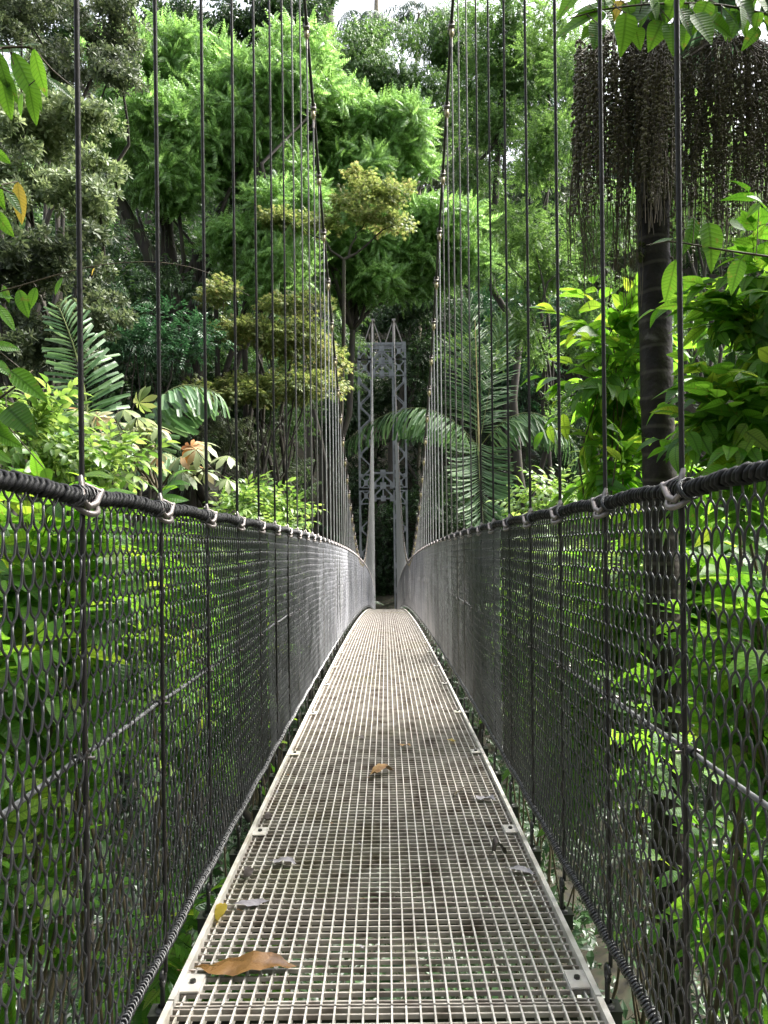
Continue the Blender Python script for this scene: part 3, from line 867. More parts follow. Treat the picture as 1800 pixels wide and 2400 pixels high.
def palm(name, label, base, fronds, mat, trunk=None, trunk_r=0.09, group=None, spear=None, seed=0, bark='bark', **kw):
    base = np.asarray(base, float)
    t = thing(name, label, 'palm', base, group)
    if trunk is not None:
        g = G(); P = wobble_path((0, 0, -0.5), np.asarray(trunk) - base, 12, 0.08, seed)
        g.tube(P, np.linspace(trunk_r * 1.15, trunk_r * 0.8, 12), 9)
        obj('trunk', g, M[bark], t, smooth_shade=True)
    for i, f in enumerate(fronds):
        o = dict(kw); 
        if len(f) > 3: o.update(f[3])
        (V, F, U), st = frond_arrays(f[0] - base, f[1] - base, f[2] - base, seed=seed * 31 + i, **o)
        obj('frond', G().add(V, F, 0).add(st[0], st[1], 1), [M[mat], M['stem']], t)
    if spear is not None:
        a, b = np.asarray(spear[0]) - base, np.asarray(spear[1]) - base
        obj('spear', G().tube(line_pts(a, b, 0.3), np.linspace(0.05, 0.012, len(line_pts(a, b, 0.3))), 6), M['spear'], t, smooth_shade=True)
    return t

# feathery palm right of the tower
def fpts(Y, pts): return [at(p[0], p[1], Y + (p[2] if len(p) > 2 else 0)) for p in pts]
Yp = 34.0
hub = (1035, 968)
palm('feather_palm', 'large feather palm right of the tower with arching fronds and one tan upright spear', base_at(1035, Yp),
     [(*fpts(Yp, [hub, (915, 800), (742, 958, -1.0)]), dict(L=1.75, hang=0.75, n=58, W=.125, lift=.25)),
      (*fpts(Yp, [hub, (1150, 800), (1270, 1000, -.5)]), dict(L=1.85, hang=0.7, n=58, W=.125, lift=.2)),
      (*fpts(Yp, [(1035, 945), (1030, 1000, -1.5), (1048, 1150, -2.5)]), dict(L=1.7, hang=0.1, n=52, W=.13, ang=70, up=(0, 1, 0.3))),
      (*fpts(Yp, [(1030, 960), (1020, 800, 1.2), (1012, 660, 1.4)]), dict(L=1.9, hang=0.25, n=62, W=.07, ang=50, blunt=False, up=(0, -1, .2))),
      (*fpts(Yp, [(1035, 960), (1060, 830, .6), (1085, 700, .8)]), dict(L=1.7, hang=0.3, n=50, W=.07, ang=48, blunt=False, up=(0, -1, .2))),
      (*fpts(Yp, [hub, (980, 900, 2), (900, 930, 4.0)]), dict(L=1.2, hang=0.7))],
     'palm', trunk=at(1035, 985, Yp), trunk_r=0.13, spear=(at(1035, 975, Yp - .3), at(1026, 690, Yp - .2)), seed=3)
# palm left
Yl = 10.5
palm('stilt_palm', 'palm with one tall upright plume of broad leaflets behind the left fence', base_at(150, Yl),
     [(*fpts(Yl, [(190, 990), (200, 830, .2), (128, 665, .3)]), dict(L=.62, hang=0.12, n=36, W=.062, ang=66, up=(0.1, -1, .15))),
      (*fpts(Yl, [(190, 1000), (150, 900, -.2), (60, 890, -.5)]), dict(L=.5, hang=0.5, n=36)),
      (*fpts(Yl, [(190, 1000), (230, 880, .4), (262, 960, .8)]), dict(L=.5, hang=0.5, n=34))],
     'palm', trunk=at(190, 1010, Yl), trunk_r=0.05, seed=5)
palm('broad_leaf_palm', 'palm with a drooping frond of broad grey-green leaflets left of the third left hanger', base_at(300, 13),
     [(*fpts(13, [(300, 1010), (325, 775), (472, 850, -.3)]), dict(L=.85, hang=0.6, n=38, W=.1, ang=62)),
      (*fpts(13, [(300, 1010), (260, 870), (190, 1000, -.6)]), dict(L=.7, hang=0.7, n=30, W=.13)),
      (*fpts(13, [(300, 1010), (330, 930, -.5), (400, 1010, -1.)]), dict(L=.7, hang=0.6, n=28, W=.13))],
     'palm', trunk=at(300, 1020, 13), trunk_r=0.06, seed=6)
# palms against the sky at the top
for i, (px, py, Y, lab) in enumerate([(790, 45, 62, 'dark palm against the white sky gap left of the top centre'),
                                      (905, 30, 64, 'dark palm with a pale spear against the sky at the top centre'),
                                      (985, 90, 60, 'dark palm just right of the right cable at the top'),
                                      (1180, 150, 52, 'dark drooping palm between the fourth and fifth right hangers at the top')]):
    h = at(px, py, Y); fr = []
    rr = np.random.default_rng(40 + i)
    for j in range(13):
        a = j * 2.4 + rr.uniform(-.3, .3); el = rr.uniform(-.1, .9); Lf = rr.uniform(2.8, 4.0)
        d = np.array([math.cos(a), math.sin(a) * .8, 0])
        fr.append((h, h + d * Lf * .55 + np.array([0, 0, Lf * .5 * el]), h + d * Lf + np.array([0, 0, -Lf * (.45 - .3 * el)])))
    palm('tall_palm', lab, base_at(px, Y), fr, 'darkpalm', trunk=h, trunk_r=0.14, seed=10 + i, bark='palebark' if i == 1 else 'bark',
         spear=(h, at(px - 22, py - 5 + 0, Y) + np.array([0, 0, 2.6])) if i == 1 else None, L=.95, hang=.45, n=34, W=.09)

# ------------------------------------------------------------------ fruiting palm at the right
def build_fruit_palm():
    Y = 6.0
    b = base_at(1437, Y); t = thing('fruiting_palm', 'dark ringed palm trunk with long curtains of brown fruit strands at the right', 'palm', b)
    top = at(1412, 60, Y); g = G()
    n = 220
    tt = np.linspace(0, 1, n); P = b * (1 - tt[:, None]) + top * tt[:, None]
    P[:, 0] += 0.03 * np.sin(tt * 5)
    s = tt * np.linalg.norm(top - b)
    rr = 0.128 * (1.12 - 0.2 * tt)
    ring = ((s / 0.21 + 0.25 * np.sin(s * 3)) % 1.0)
    rad = rr * (1 + 0.07 * np.exp(-((ring - 0.5) / 0.05) ** 2) + 0.012 * np.sin(s * 9) + 0.01 * np.sin(s * 23 + 1))
    g.tube(P - b, rad, 20)
    tm, N, L, Pn = nodes('ringed_palm_bark')
    tc = N.new('ShaderNodeTexCoord'); nz = N.new('ShaderNodeTexNoise'); nz.inputs['Scale'].default_value = 7; nz.inputs['Detail'].default_value = 8
    L.new(tc.outputs['Object'], nz.inputs['Vector'])
    rp = ramp(N, [(0.3, (0.005, 0.004, 0.003)), (0.52, (0.015, 0.011, 0.008)), (0.63, (0.024, 0.021, 0.012)), (0.72, (0.09, 0.08, 0.07))])
    L.new(nz.outputs['Fac'], rp.inputs[0])
    wv = N.new('ShaderNodeTexWave'); wv.wave_type = 'BANDS'; wv.bands_direction = 'Z'; wv.inputs['Scale'].default_value = 1.5; wv.inputs['Distortion'].default_value = 2.2
    wv.inputs['Detail'].default_value = 3; wv.inputs['Detail Scale'].default_value = 0.8
    L.new(tc.outputs['Object'], wv.inputs['Vector'])
    wr = N.new('ShaderNodeMapRange'); L.new(wv.outputs['Fac'], wr.inputs[0]); wr.inputs[1].default_value = 0.93; wr.inputs[2].default_value = 1.0; wr.inputs[4].default_value = 0.55
    mxr = N.new('ShaderNodeMix'); mxr.data_type = 'RGBA'; L.new(wr.outputs[0], mxr.inputs['Factor']); L.new(rp.outputs[0], mxr.inputs['A']); mxr.inputs['B'].default_value = (0.08, 0.07, 0.055, 1); Pn.inputs['Specular IOR Level'].default_value = 0.25
    L.new(mxr.outputs['Result'], Pn.inputs['Base Color']); Pn.inputs['Roughness'].default_value = 0.62
    bp = N.new('ShaderNodeBump'); bp.inputs['Strength'].default_value = 1.0; bp.inputs['Distance'].default_value = 0.03
    L.new(nz.outputs['Fac'], bp.inputs['Height']); L.new(bp.outputs[0], Pn.inputs['Normal'])
    obj('trunk', g, tm, t, smooth_shade=True)
    # moss tuft
    mo = np.random.default_rng(3)
    q = at(1384, 545, Y - 0.06) - b
    u = nrm(mo.normal(0, 1, (260, 3))); pp = q + u * np.array([.02, .02, .055])
    V, F, U = inst(leafT(.035, .008, 1 + 1, 'lance', .2, .3), pp, u + np.array([0, 0, -.4]), (0, 0, 1), 1.0)
    obj('moss_tuft', G().add(V, F), M['moss'], t)
    # fruit bunches
    a = (1 + 5 ** .5) / 2
    iv = nrm(np.array([[-1,a,0],[1,a,0],[-1,-a,0],[1,-a,0],[0,-1,a],[0,1,a],[0,-1,-a],[0,1,-a],[a,0,-1],[a,0,1],[-a,0,-1],[-a,0,1]]))
    iff = np.array([[0,11,5],[0,5,1],[0,1,7],[0,7,10],[0,10,11],[1,5,9],[5,11,4],[11,10,2],[10,7,6],[7,1,8],[3,9,4],[3,4,2],[3,2,6],[3,6,8],[3,8,9],[4,9,5],[2,4,11],[6,2,10],[8,6,7],[9,8,1]])
    def bunch(cx, x0, x1, ytop, yb0, yb1, ns, dens, seed, yoff, stray=0):
        r = np.random.default_rng(seed)
        gs = G(); FV = []
        hub_ = at(cx, ytop - 10, Y + yoff)
        for i in range(ns):
            x = r.uniform(x0, x1); dep = Y + yoff + r.uniform(-.32, .32)
            yt = ytop + r.uniform(-25, 40) + 0.0018 * (x - cx) ** 2; yb = r.uniform(yb0, yb1)
            p0 = at(x + r.normal(0, 5), yt, dep); p1 = at(x + r.normal(0, 9), yb, dep)
            m = 12; tt = np.linspace(0, 1, m)[:, None]
            Pm = p0 * (1 - tt) + p1 * tt
            Pm[:, 0] += 0.018 * np.sin(tt[:, 0] * 4 + r.uniform(0, 6)); Pm[:, 1] += 0.018 * np.sin(tt[:, 0] * 5 + r.uniform(0, 6))
            arc = np.array([hub_, (hub_ + p0) / 2 + np.array([0, 0, .06]), p0])
            gs.tube(np.concatenate([arc[:2], Pm]) - b, 0.0036, 3)
            Ls = np.linalg.norm(p1 - p0); nb = int(Ls * dens * r.uniform(.75, 1.1))
            if nb > 0:
                k = r.random(nb) * r.uniform(.6, 1.0)
                pos = np.stack([np.interp(k, tt[:, 0], Pm[:, j]) for j in range(3)], 1)
                ang = r.uniform(0, 6.28, nb)
                pos += np.stack([np.cos(ang), np.sin(ang), 0 * ang], 1) * 0.013
                FV.append(pos)
        for i in range(stray):
            x = cx - (cx - x0) * r.uniform(.6, 1.0)
            p0 = at(x + 10, ytop + r.uniform(120, 170), Y + yoff); pm = at(x0 - r.uniform(5, 38), ytop + r.uniform(220, 330), Y + yoff + r.uniform(-.2, .2)); p1 = at(x0 + r.uniform(-12, 70), r.uniform(500, 610), Y + yoff)
            tt = np.linspace(0, 1, 14)[:, None]
            gs.tube(p0 * (1 - tt) ** 2 + 2 * pm * tt * (1 - tt) + p1 * tt ** 2 - b, 0.0028, 3)
        pos = np.concatenate(FV); k = len(pos)
        sz = r.uniform(.0102, .0132, k)
        V = (iv[None] * sz[:, None, None] + (pos - b)[:, None]).reshape(-1, 3)
        F = (iff[None] + (np.arange(k) * 12)[:, None, None]).reshape(-1, 3)
        gs.M = [np.zeros_like(mm) for mm in gs.M]
        o = obj('fruit_bunch', gs, [M['twig']], t, smooth_shade=True)
        obj('fruits', G().add(V, F), M['fruit'], o, smooth_shade=True)
    bunch(1330, 1238, 1412, 95, 340, 500, 118, 42, 1, -0.15, 22)
    bunch(1425, 1380, 1455, 110, 330, 520, 60, 40, 4, -0.3)
    bunch(1575, 1452, 1700, 100, 420, 580, 150, 36, 2, 0.1)
    # bare hanging strand ends below the left bunch
    r = np.random.default_rng(9); gs = G()
    for i in range(46):
        x = r.uniform(1256, 1388)
        p0 = at(x, 440, Y - .1); p1 = at(x + r.normal(0, 7), r.uniform(540, 670), Y - .1)
        gs.tube(wobble_path(p0, p1, 6, .1, i) - b, 0.003, 3)
    obj('bare_strands', gs, M['twig'], t)
    # crown of leaves above the frame
    fr = []
    for j in range(7):
        an = -1.3 + j * 0.38
        d = np.array([math.cos(an), math.sin(an), 0.0])
        h = top + np.array([0, 0, .3])
        (V, F, U), st = frond_arrays(h - b, h + d * 1.2 + np.array([0, 0, 1.2]) - b, h + d * 2.6 + np.array([0, 0, .9]) - b, seed=60 + j, L=.6, n=30, W=.1, hang=.3)
        obj('frond', G().add(V, F, 0).add(st[0], st[1], 1), [M['darkpalm'], M['stem']], t)
build_fruit_palm()

# ------------------------------------------------------------------ trees of the middle distance
S_ = SP
tree('bright_compound_tree', 'broad bright green tree with feathery compound leaves at the upper left', 'tree', base_at(390, 30),
     ell_clumps(330, 170, 30, 120, 75, 7, 55, 1) + ell_clumps(480, 240, 30, 200, 95, 13, 62, 2) + ell_clumps(620, 190, 31, 90, 110, 7, 55, 3) + ell_clumps(330, 330, 29, 140, 80, 7, 52, 31) + ell_clumps(360, 400, 29, 70, 60, 4, 42, 4) + ell_clumps(520, 370, 30, 60, 60, 3, 45, 41),
     'pinnate', S_['pinnate'], trunk_r=.30, seed=1, limbs=12, fork=.5, density=2.3, size=(.8, 1.15))
tree('bright_compound_tree', 'bright green tree with feathery leaves just right of the left main cable', 'tree', base_at(585, 33),
     ell_clumps(740, 300, 33, 140, 75, 9, 58, 5) + ell_clumps(820, 300, 33, 90, 90, 6, 50, 51) + ell_clumps(860, 480, 33, 130, 110, 10, 55, 6) + ell_clumps(970, 570, 34, 60, 90, 5, 42, 61) + ell_clumps(720, 360, 33, 70, 70, 4, 45, 62) + ell_clumps(800, 590, 33.6, 120, 80, 10, 46, 63) + ell_clumps(720, 520, 33, 70, 90, 7, 44, 64),
     'pinnate', S_['pinnate'], trunk_r=.2, seed=2, limbs=10, fork=.8, density=2.3, size=(.8, 1.15))
tree('bright_compound_tree', 'lower spreading feathery-leaved tree behind the fifth to eighth left hangers', 'tree', base_at(590, 29),
     ell_clumps(570, 560, 29, 120, 80, 8, 50, 7) + ell_clumps(610, 420, 29, 70, 50, 4, 40, 71) + ell_clumps(600, 620, 29, 80, 60, 4, 45, 72),
     'pinnate', S_['pinnate'], trunk_r=.2, seed=3, limbs=7, density=2.2, size=(.75, 1.05))
tree('yellow_green_tree', 'small vivid yellow-green crown beside the top of the left main cable', 'tree', base_at(690, 44),
     ell_clumps(680, 110, 44, 48, 60, 9, 30, 8), 'lime', S_['small'], trunk_r=.2, seed=4, density=5, size=(1.2, 1.8))
tree('grey_green_tree', 'grey-green tree with rosettes of blunt leaves at the left below the brown-topped tree', 'tree', base_at(-120, 19.5),
     ell_clumps(90, 410, 19, 150, 90, 14, 46, 9) + ell_clumps(210, 400, 19, 60, 60, 4, 38, 91) + ell_clumps(150, 250, 20, 130, 80, 12, 44, 92) + ell_clumps(30, 300, 19, 80, 120, 8, 46, 93),
     'rosette', S_['rosette'], trunk_r=.22, seed=5, limbs=5, density=7.5, size=(.85, 1.2))
tree('brown_topped_tree', 'olive-brown leaved tree filling the top left corner', 'tree', base_at(-40, 24),
     ell_clumps(60, 80, 24, 160, 100, 16, 48, 10) + ell_clumps(210, 60, 25, 90, 80, 10, 42, 101) + ell_clumps(200, 170, 24, 80, 60, 6, 40, 102),
     'brownleaf', S_['rosette'], trunk_r=.25, seed=6, limbs=8, density=5, size=(.8, 1.2))
tree('dark_canopy_tree', 'tall dark tree with a broad canopy along the top left behind the bright tree', 'tree', base_at(300, 42),
     ell_clumps(330, 60, 42, 150, 80, 15, 45, 11) + ell_clumps(540, 50, 42, 170, 70, 16, 45, 12) + ell_clumps(120, 60, 44, 150, 90, 12, 45, 121),
     'dark', S_['rosette'], trunk_r=.5, seed=7, limbs=8, fork=.8, density=2.3, size=(1.3, 2.0))
tree('olive_layered_tree', 'olive-yellow tree with leaves in flat layers behind the lower left hangers', 'tree', base_at(575, 26),
     [(at(560, 720, 26), (1.6, 1.3, .4)), (at(640, 745, 26.3), (1.0, 1.0, .35)), (at(560, 830, 25.5), (1.9, 1.4, .55)), (at(660, 850, 26), (1.1, 1.0, .5)), (at(480, 860, 25.5), (1.0, 1.0, .4)),
      (at(485, 625, 26), (.6, .7, .3)), (at(640, 660, 26.5), (.9, .8, .25)), (at(700, 780, 27), (.6, .6, .4))],
     'olive', S_['palmate'], trunk_r=.14, seed=8, limbs=8, density=11, size=(.8, 1.1), flat=.6)
tree('olive_layered_tree', 'thin tree with a pale yellow-orange bough in front of the bright crowns at centre', 'tree', base_at(690, 28),
     [(at(800, 400, 27), (.8, .8, .3)), (at(840, 420, 27), (.6, .6, .35)), (at(760, 440, 27), (.9, .7, .22)), (at(790, 475, 27), (.7, .6, .25)), (at(700, 478, 27), (.7, .6, .16)), (at(640, 480, 27), (.9, .6, .14)), (at(580, 472, 27), (.5, .5, .16)), (at(860, 480, 27), (.4, .4, .3))],
     'olive', S_['palmate'], trunk_r=.1, seed=9, limbs=3, fork=.93, density=11, size=(.75, 1.0), flat=.6)
tree('dark_shrub_tree', 'dense blue-green bush left of centre, below the forked trunk', 'tree', base_at(340, 24),
     ell_clumps(340, 740, 24, 115, 75, 10, 42, 13), 'deepgreen', S_['mid'], trunk_r=.14, seed=10, density=5.5, size=(.9, 1.3))
tree('shaded_tree', 'grey-brown leaved shaded tree at the far left above the palm plume', 'tree', base_at(-60, 19),
     ell_clumps(80, 580, 18.6, 170, 90, 22, 40, 14) + ell_clumps(200, 680, 18.6, 80, 60, 9, 36, 15) + ell_clumps(60, 780, 18.6, 130, 110, 14, 42, 151), 'brownleaf', S_['rosette'], trunk_r=.18, seed=11, density=6.5, size=(.85, 1.25), limbs=4)
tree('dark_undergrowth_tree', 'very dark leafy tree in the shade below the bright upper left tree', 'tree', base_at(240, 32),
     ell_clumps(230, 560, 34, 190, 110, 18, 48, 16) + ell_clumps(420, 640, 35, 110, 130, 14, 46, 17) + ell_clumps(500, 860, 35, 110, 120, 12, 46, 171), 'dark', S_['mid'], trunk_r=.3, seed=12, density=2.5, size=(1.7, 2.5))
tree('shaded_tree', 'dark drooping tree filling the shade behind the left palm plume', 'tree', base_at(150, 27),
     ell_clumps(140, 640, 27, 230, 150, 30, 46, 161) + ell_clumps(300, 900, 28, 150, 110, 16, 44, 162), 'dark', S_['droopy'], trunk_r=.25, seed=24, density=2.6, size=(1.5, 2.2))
tree('drooping_tree', 'dark green tree with hanging narrow leaves left of the tower', 'tree', base_at(660, 38),
     ell_clumps(640, 930, 36, 110, 110, 10, 48, 18) + ell_clumps(700, 720, 38, 60, 110, 6, 40, 19), 'mid', S_['droopy'], trunk_r=.2, seed=13, density=3.2, size=(1.1, 1.6))
tree('dark_leafy_tree', 'dark leafy tree behind the orange lobed leaf at lower left', 'tree', base_at(500, 27),
     ell_clumps(480, 960, 28, 110, 70, 8, 45, 20) + ell_clumps(560, 960, 30, 80, 80, 5, 45, 201), 'brownleaf', S_['droopy'], trunk_r=.18, seed=14, density=3.5, size=(1.0, 1.5))
tree('spreading_tree', 'drooping mid green tree below the sky gap at the top centre', 'tree', base_at(850, 58),
     ell_clumps(830, 170, 58, 110, 45, 14, 36, 21) + ell_clumps(920, 250, 58, 80, 90, 14, 38, 211) + ell_clumps(760, 150, 58, 60, 40, 6, 34, 212) + ell_clumps(980, 90, 59, 60, 80, 9, 36, 213) + ell_clumps(850, 90, 60, 60, 25, 5, 30, 214), 'mid', S_['droopy'], trunk_r=.3, seed=15, density=2.6, size=(1.8, 2.6), limbs=8)
tree('vine_draped_tree', 'tall tree draped in green climbers right of the right main cable', 'tree', base_at(1100, 50),
     ell_clumps(1105, 130, 50, 60, 90, 7, 38, 22) + ell_clumps(1060, 330, 50, 75, 120, 10, 40, 23) + ell_clumps(1080, 540, 50, 70, 90, 7, 40, 24) + ell_clumps(1010, 420, 51, 50, 160, 7, 36, 25) + ell_clumps(1080, 40, 50, 80, 60, 9, 36, 251) + ell_clumps(1160, 200, 50, 70, 110, 11, 36, 252) + ell_clumps(1040, 200, 51, 50, 80, 7, 34, 253),
     'mid', S_['mid'], bark='bark', trunk_r=.32, seed=16, density=2.6, size=(1.3, 2.0), fork=.97, limbs=5)
tree('light_green_tree', 'light green small-leaved tree behind the third and fourth right hangers', 'tree', base_at(1180, 42),
     ell_clumps(1180, 330, 42, 70, 120, 10, 38, 26) + ell_clumps(1210, 80, 43, 70, 100, 9, 40, 261) + ell_clumps(1160, 560, 42, 90, 120, 10, 42, 27) + ell_clumps(1130, 760, 42, 100, 90, 8, 42, 28) + ell_clumps(1220, 900, 41, 70, 80, 6, 38, 281),
     'lime', S_['small'], trunk_r=.22, seed=17, density=5.5, size=(1.3, 2.0))
tree('light_green_tree', 'light green small-leaved tree seen below the hanging fruit strands', 'tree', base_at(1300, 36),
     ell_clumps(1290, 480, 36, 80, 110, 8, 42, 29) + ell_clumps(1290, 690, 36, 80, 100, 8, 42, 30) + ell_clumps(1260, 250, 37, 60, 130, 7, 42, 301),
     'mid', S_['small'], trunk_r=.2, seed=18, density=5.5, size=(1.2, 1.8))
tree('light_green_tree', 'yellowish green tree glimpsed behind the right fruit curtain', 'tree', base_at(1560, 30),
     ell_clumps(1480, 330, 30, 70, 150, 9, 50, 32) + ell_clumps(1600, 420, 30, 90, 120, 9, 50, 33),
     'lime', S_['small'], trunk_r=.2, seed=19, density=5.0, size=(1.0, 1.5))
tree('shaded_tree', 'shaded bush low at the right between the palm fronds and the ringed trunk', 'tree', base_at(1310, 30),
     ell_clumps(1310, 900, 30, 90, 90, 8, 46, 34), 'dark', S_['mid'], trunk_r=.15, seed=20, density=3.0, size=(1.0, 1.6))

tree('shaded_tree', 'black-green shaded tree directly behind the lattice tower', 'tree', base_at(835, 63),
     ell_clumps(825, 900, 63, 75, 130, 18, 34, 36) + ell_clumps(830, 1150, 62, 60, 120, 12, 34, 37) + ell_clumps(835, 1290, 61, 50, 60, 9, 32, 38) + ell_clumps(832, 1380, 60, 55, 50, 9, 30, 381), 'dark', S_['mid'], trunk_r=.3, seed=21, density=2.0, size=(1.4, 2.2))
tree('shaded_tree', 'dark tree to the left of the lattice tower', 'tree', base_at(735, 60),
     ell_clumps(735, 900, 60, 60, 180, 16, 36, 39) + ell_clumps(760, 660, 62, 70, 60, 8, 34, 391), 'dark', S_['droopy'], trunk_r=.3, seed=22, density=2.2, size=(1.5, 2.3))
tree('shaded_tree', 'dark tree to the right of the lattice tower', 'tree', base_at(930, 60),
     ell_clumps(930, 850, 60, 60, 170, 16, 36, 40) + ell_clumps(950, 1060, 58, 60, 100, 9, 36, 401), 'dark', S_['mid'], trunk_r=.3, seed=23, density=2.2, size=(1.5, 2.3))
tree('shaded_tree', 'bush added in near-black leaves for the shade in the opening under the tower at the end of the walkway', 'bush', np.array([0.0, 56.6, float(ground_z(0.0, 56.6))]),
     [(at(832 + dx, y, 56.4 + .25 * abs(dx) / 20), (1.3, .8, 1.0)) for y in range(1130, 1470, 36) for dx in (-24, 4, 28)], 'hillcover', S_['mid'], trunk_r=.1, seed=25, density=6, size=(.9, 1.4), split=0, limbs=3)  # added bush, its dark leaf colour stands in for shade in the opening
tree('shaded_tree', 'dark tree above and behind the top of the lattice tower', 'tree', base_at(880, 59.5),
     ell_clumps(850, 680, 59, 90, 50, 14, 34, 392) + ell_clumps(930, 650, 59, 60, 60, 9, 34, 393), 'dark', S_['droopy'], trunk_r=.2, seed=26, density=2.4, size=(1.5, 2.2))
# mossy leaning trunks in the shade at left
def limb_thing(name, label, pts, r0, r1, moss=True, bark='bark'):
    P = np.array(pts); b = P[0].copy()
    t = thing(name, label, 'tree', b)
    tt = np.linspace(0, 1, len(P)); q = np.linspace(0, 1, 24)
    Q = np.stack([np.interp(q, tt, P[:, j]) for j in range(3)], 1)
    for _ in range(3): Q[1:-1] = (Q[:-2] + 2 * Q[1:-1] + Q[2:]) / 4
    g = G(); g.tube(Q - b, np.linspace(r0, r1, 24) * (1 + .1 * np.sin(np.arange(24) * 1.7)), 9)
    obj('trunk', g, M[bark], t, smooth_shade=True)
    if moss:
        r = np.random.default_rng(len(label)); k = 420
        i = r.integers(2, 23, k); u = nrm(r.normal(0, 1, (k, 3)))
        V, F, U = inst(leafT(.5, .05, 2, 'lance', .2, .5), Q[i] - b + u * r0 * .8, u + np.array([0, 0, -.9]), (0, 0, 1), r.uniform(.5, 1.3, k))
        tag(obj('moss', G().add(V, F), M['brownleaf'], t), kind='stuff')
limb_thing('leaning_trunk', 'dark leaning mossy trunk under the bright upper left tree', [base_at(420, 30), at(400, 700, 30), at(330, 560, 29.5), at(245, 410, 29), at(230, 330, 29)], .34, .15)
limb_thing('mossy_trunk', 'dark upright mossy trunk behind the second left hanger', [base_at(385, 31), at(380, 760, 31), at(370, 560, 31), at(350, 400, 30.5)], .32, .2)
limb_thing('arched_trunk', 'dark arching bough bending right behind the third left hanger', [base_at(425, 31), at(420, 700, 31), at(440, 520, 31), at(500, 420, 31), at(545, 405, 30.5)], .36, .14)
limb_thing('mossy_trunk', 'thick mossy trunk beside the top of the left main cable', [base_at(705, 60), at(705, 400, 60), at(706, 200, 60), at(708, -60, 60)], .62, .5)
limb_thing('mossy_trunk', 'thin dark trunk at the top left of the left main cable', [base_at(668, 56), at(664, 300, 56), at(662, 100, 56), at(660, -60, 56)], .3, .24)
limb_thing('bare_trunk', 'straight dark trunk in the gap at the top left', [base_at(262, 40), at(262, 400, 40), at(258, 150, 40), at(254, -60, 40)], .5, .42, False)
limb_thing('pale_trunk', 'thin pale trunk standing in the sky gap at the top', [base_at(812, 74), at(812, 200, 74), at(814, -60, 74)], .3, .22, False, 'palebark')

# trees of the far slope
def build_far_trees():
    kinds = []
    for i, (mat, sp) in enumerate([('dark', 'mid'), ('mid', 'droopy'), ('deepgreen', 'mid'), ('brownleaf', 'rosette'), ('dark', 'droopy')]):
        r = np.random.default_rng(200 + i)
        cl = []
        for j in range(15):
            u = nrm(r.normal(0, 1, 3)) * r.uniform(.4, 1)
            cl.append((np.array([u[0] * 4.2, u[1] * 4.2, 11.5 + u[2] * 5.0]), (2.0, 2.0, 1.4)))
        cl0 = cl; cl = split_clumps(cl, 4, seed=i)
        V, F, U = crown_arrays(cl, SP[sp], density=2.6, size=(1.4, 2.1), seed=300 + i)
        crown = mesh_data('crown', G().add(V, F), M[mat])
        g = G(); P = wobble_path((0, 0, -1.5), (0, 0, 9), 8, .15, i)
        g.tube(P, np.linspace(.4, .25, 8), 8)
        for c, _ in cl0[:7]: g.tube(wobble_path(P[-1], c, 5, .2, i), np.linspace(.18, .05, 5), 5)
        kinds.append((crown, mesh_data('trunk', g, M['bark'], True)))
    labs = ['dark broad-crowned tree on the far jungle slope', 'tree with drooping green leaves on the far jungle slope', 'blue-green tree on the far jungle slope',
            'olive-brown tree on the far jungle slope', 'dark tree with hanging narrow leaves on the far jungle slope']
    r = np.random.default_rng(77)
    spots = []
    for Y, n in ((64, 10), (72, 12), (81, 13), (91, 14), (102, 14)):
        W = Y * 0.56
        for j in range(n):
            x = -W + 2 * W * (j + .5) / n + r.uniform(-1.5, 1.5); y = Y + r.uniform(-3, 3)
            fx = x / y
            if Y < 85 and abs(x) < 5.0: continue
            if Y > 88 and -0.05 < fx < 0.05: continue      # the gap to the sky
            spots.append((x, y))
    # the forest goes on behind and beside the viewer
    for Y, xs in ((-9, (-20, -11, -2, 7, 15, 23)), (-17, (-26, -15, -5, 4, 13, 24)), (-2, (-25, -15, 14, 24)), (8, (-27, 29)), (20, (-26, 27)), (30, (-32, -23, 30)), (42, (-40, -30, 34))):
        for x in xs: spots.append((x + r.uniform(-1, 1), Y + r.uniform(-1, 1)))
    for k, (x, y) in enumerate(spots):
        q = int(r.integers(0, 5)); c, tr = kinds[q]
        t = thing('jungle_tree', labs[q], 'tree', (x, y, float(ground_z(x, y))), 'trees on the far slope')
        s = r.uniform(.85, 1.2); t.scale = (s, s, s * r.uniform(.95, 1.2)); t.rotation_euler = (0, 0, r.uniform(0, 6.28))
        link('trunk', tr, t); link('crown', c, t)
build_far_trees()

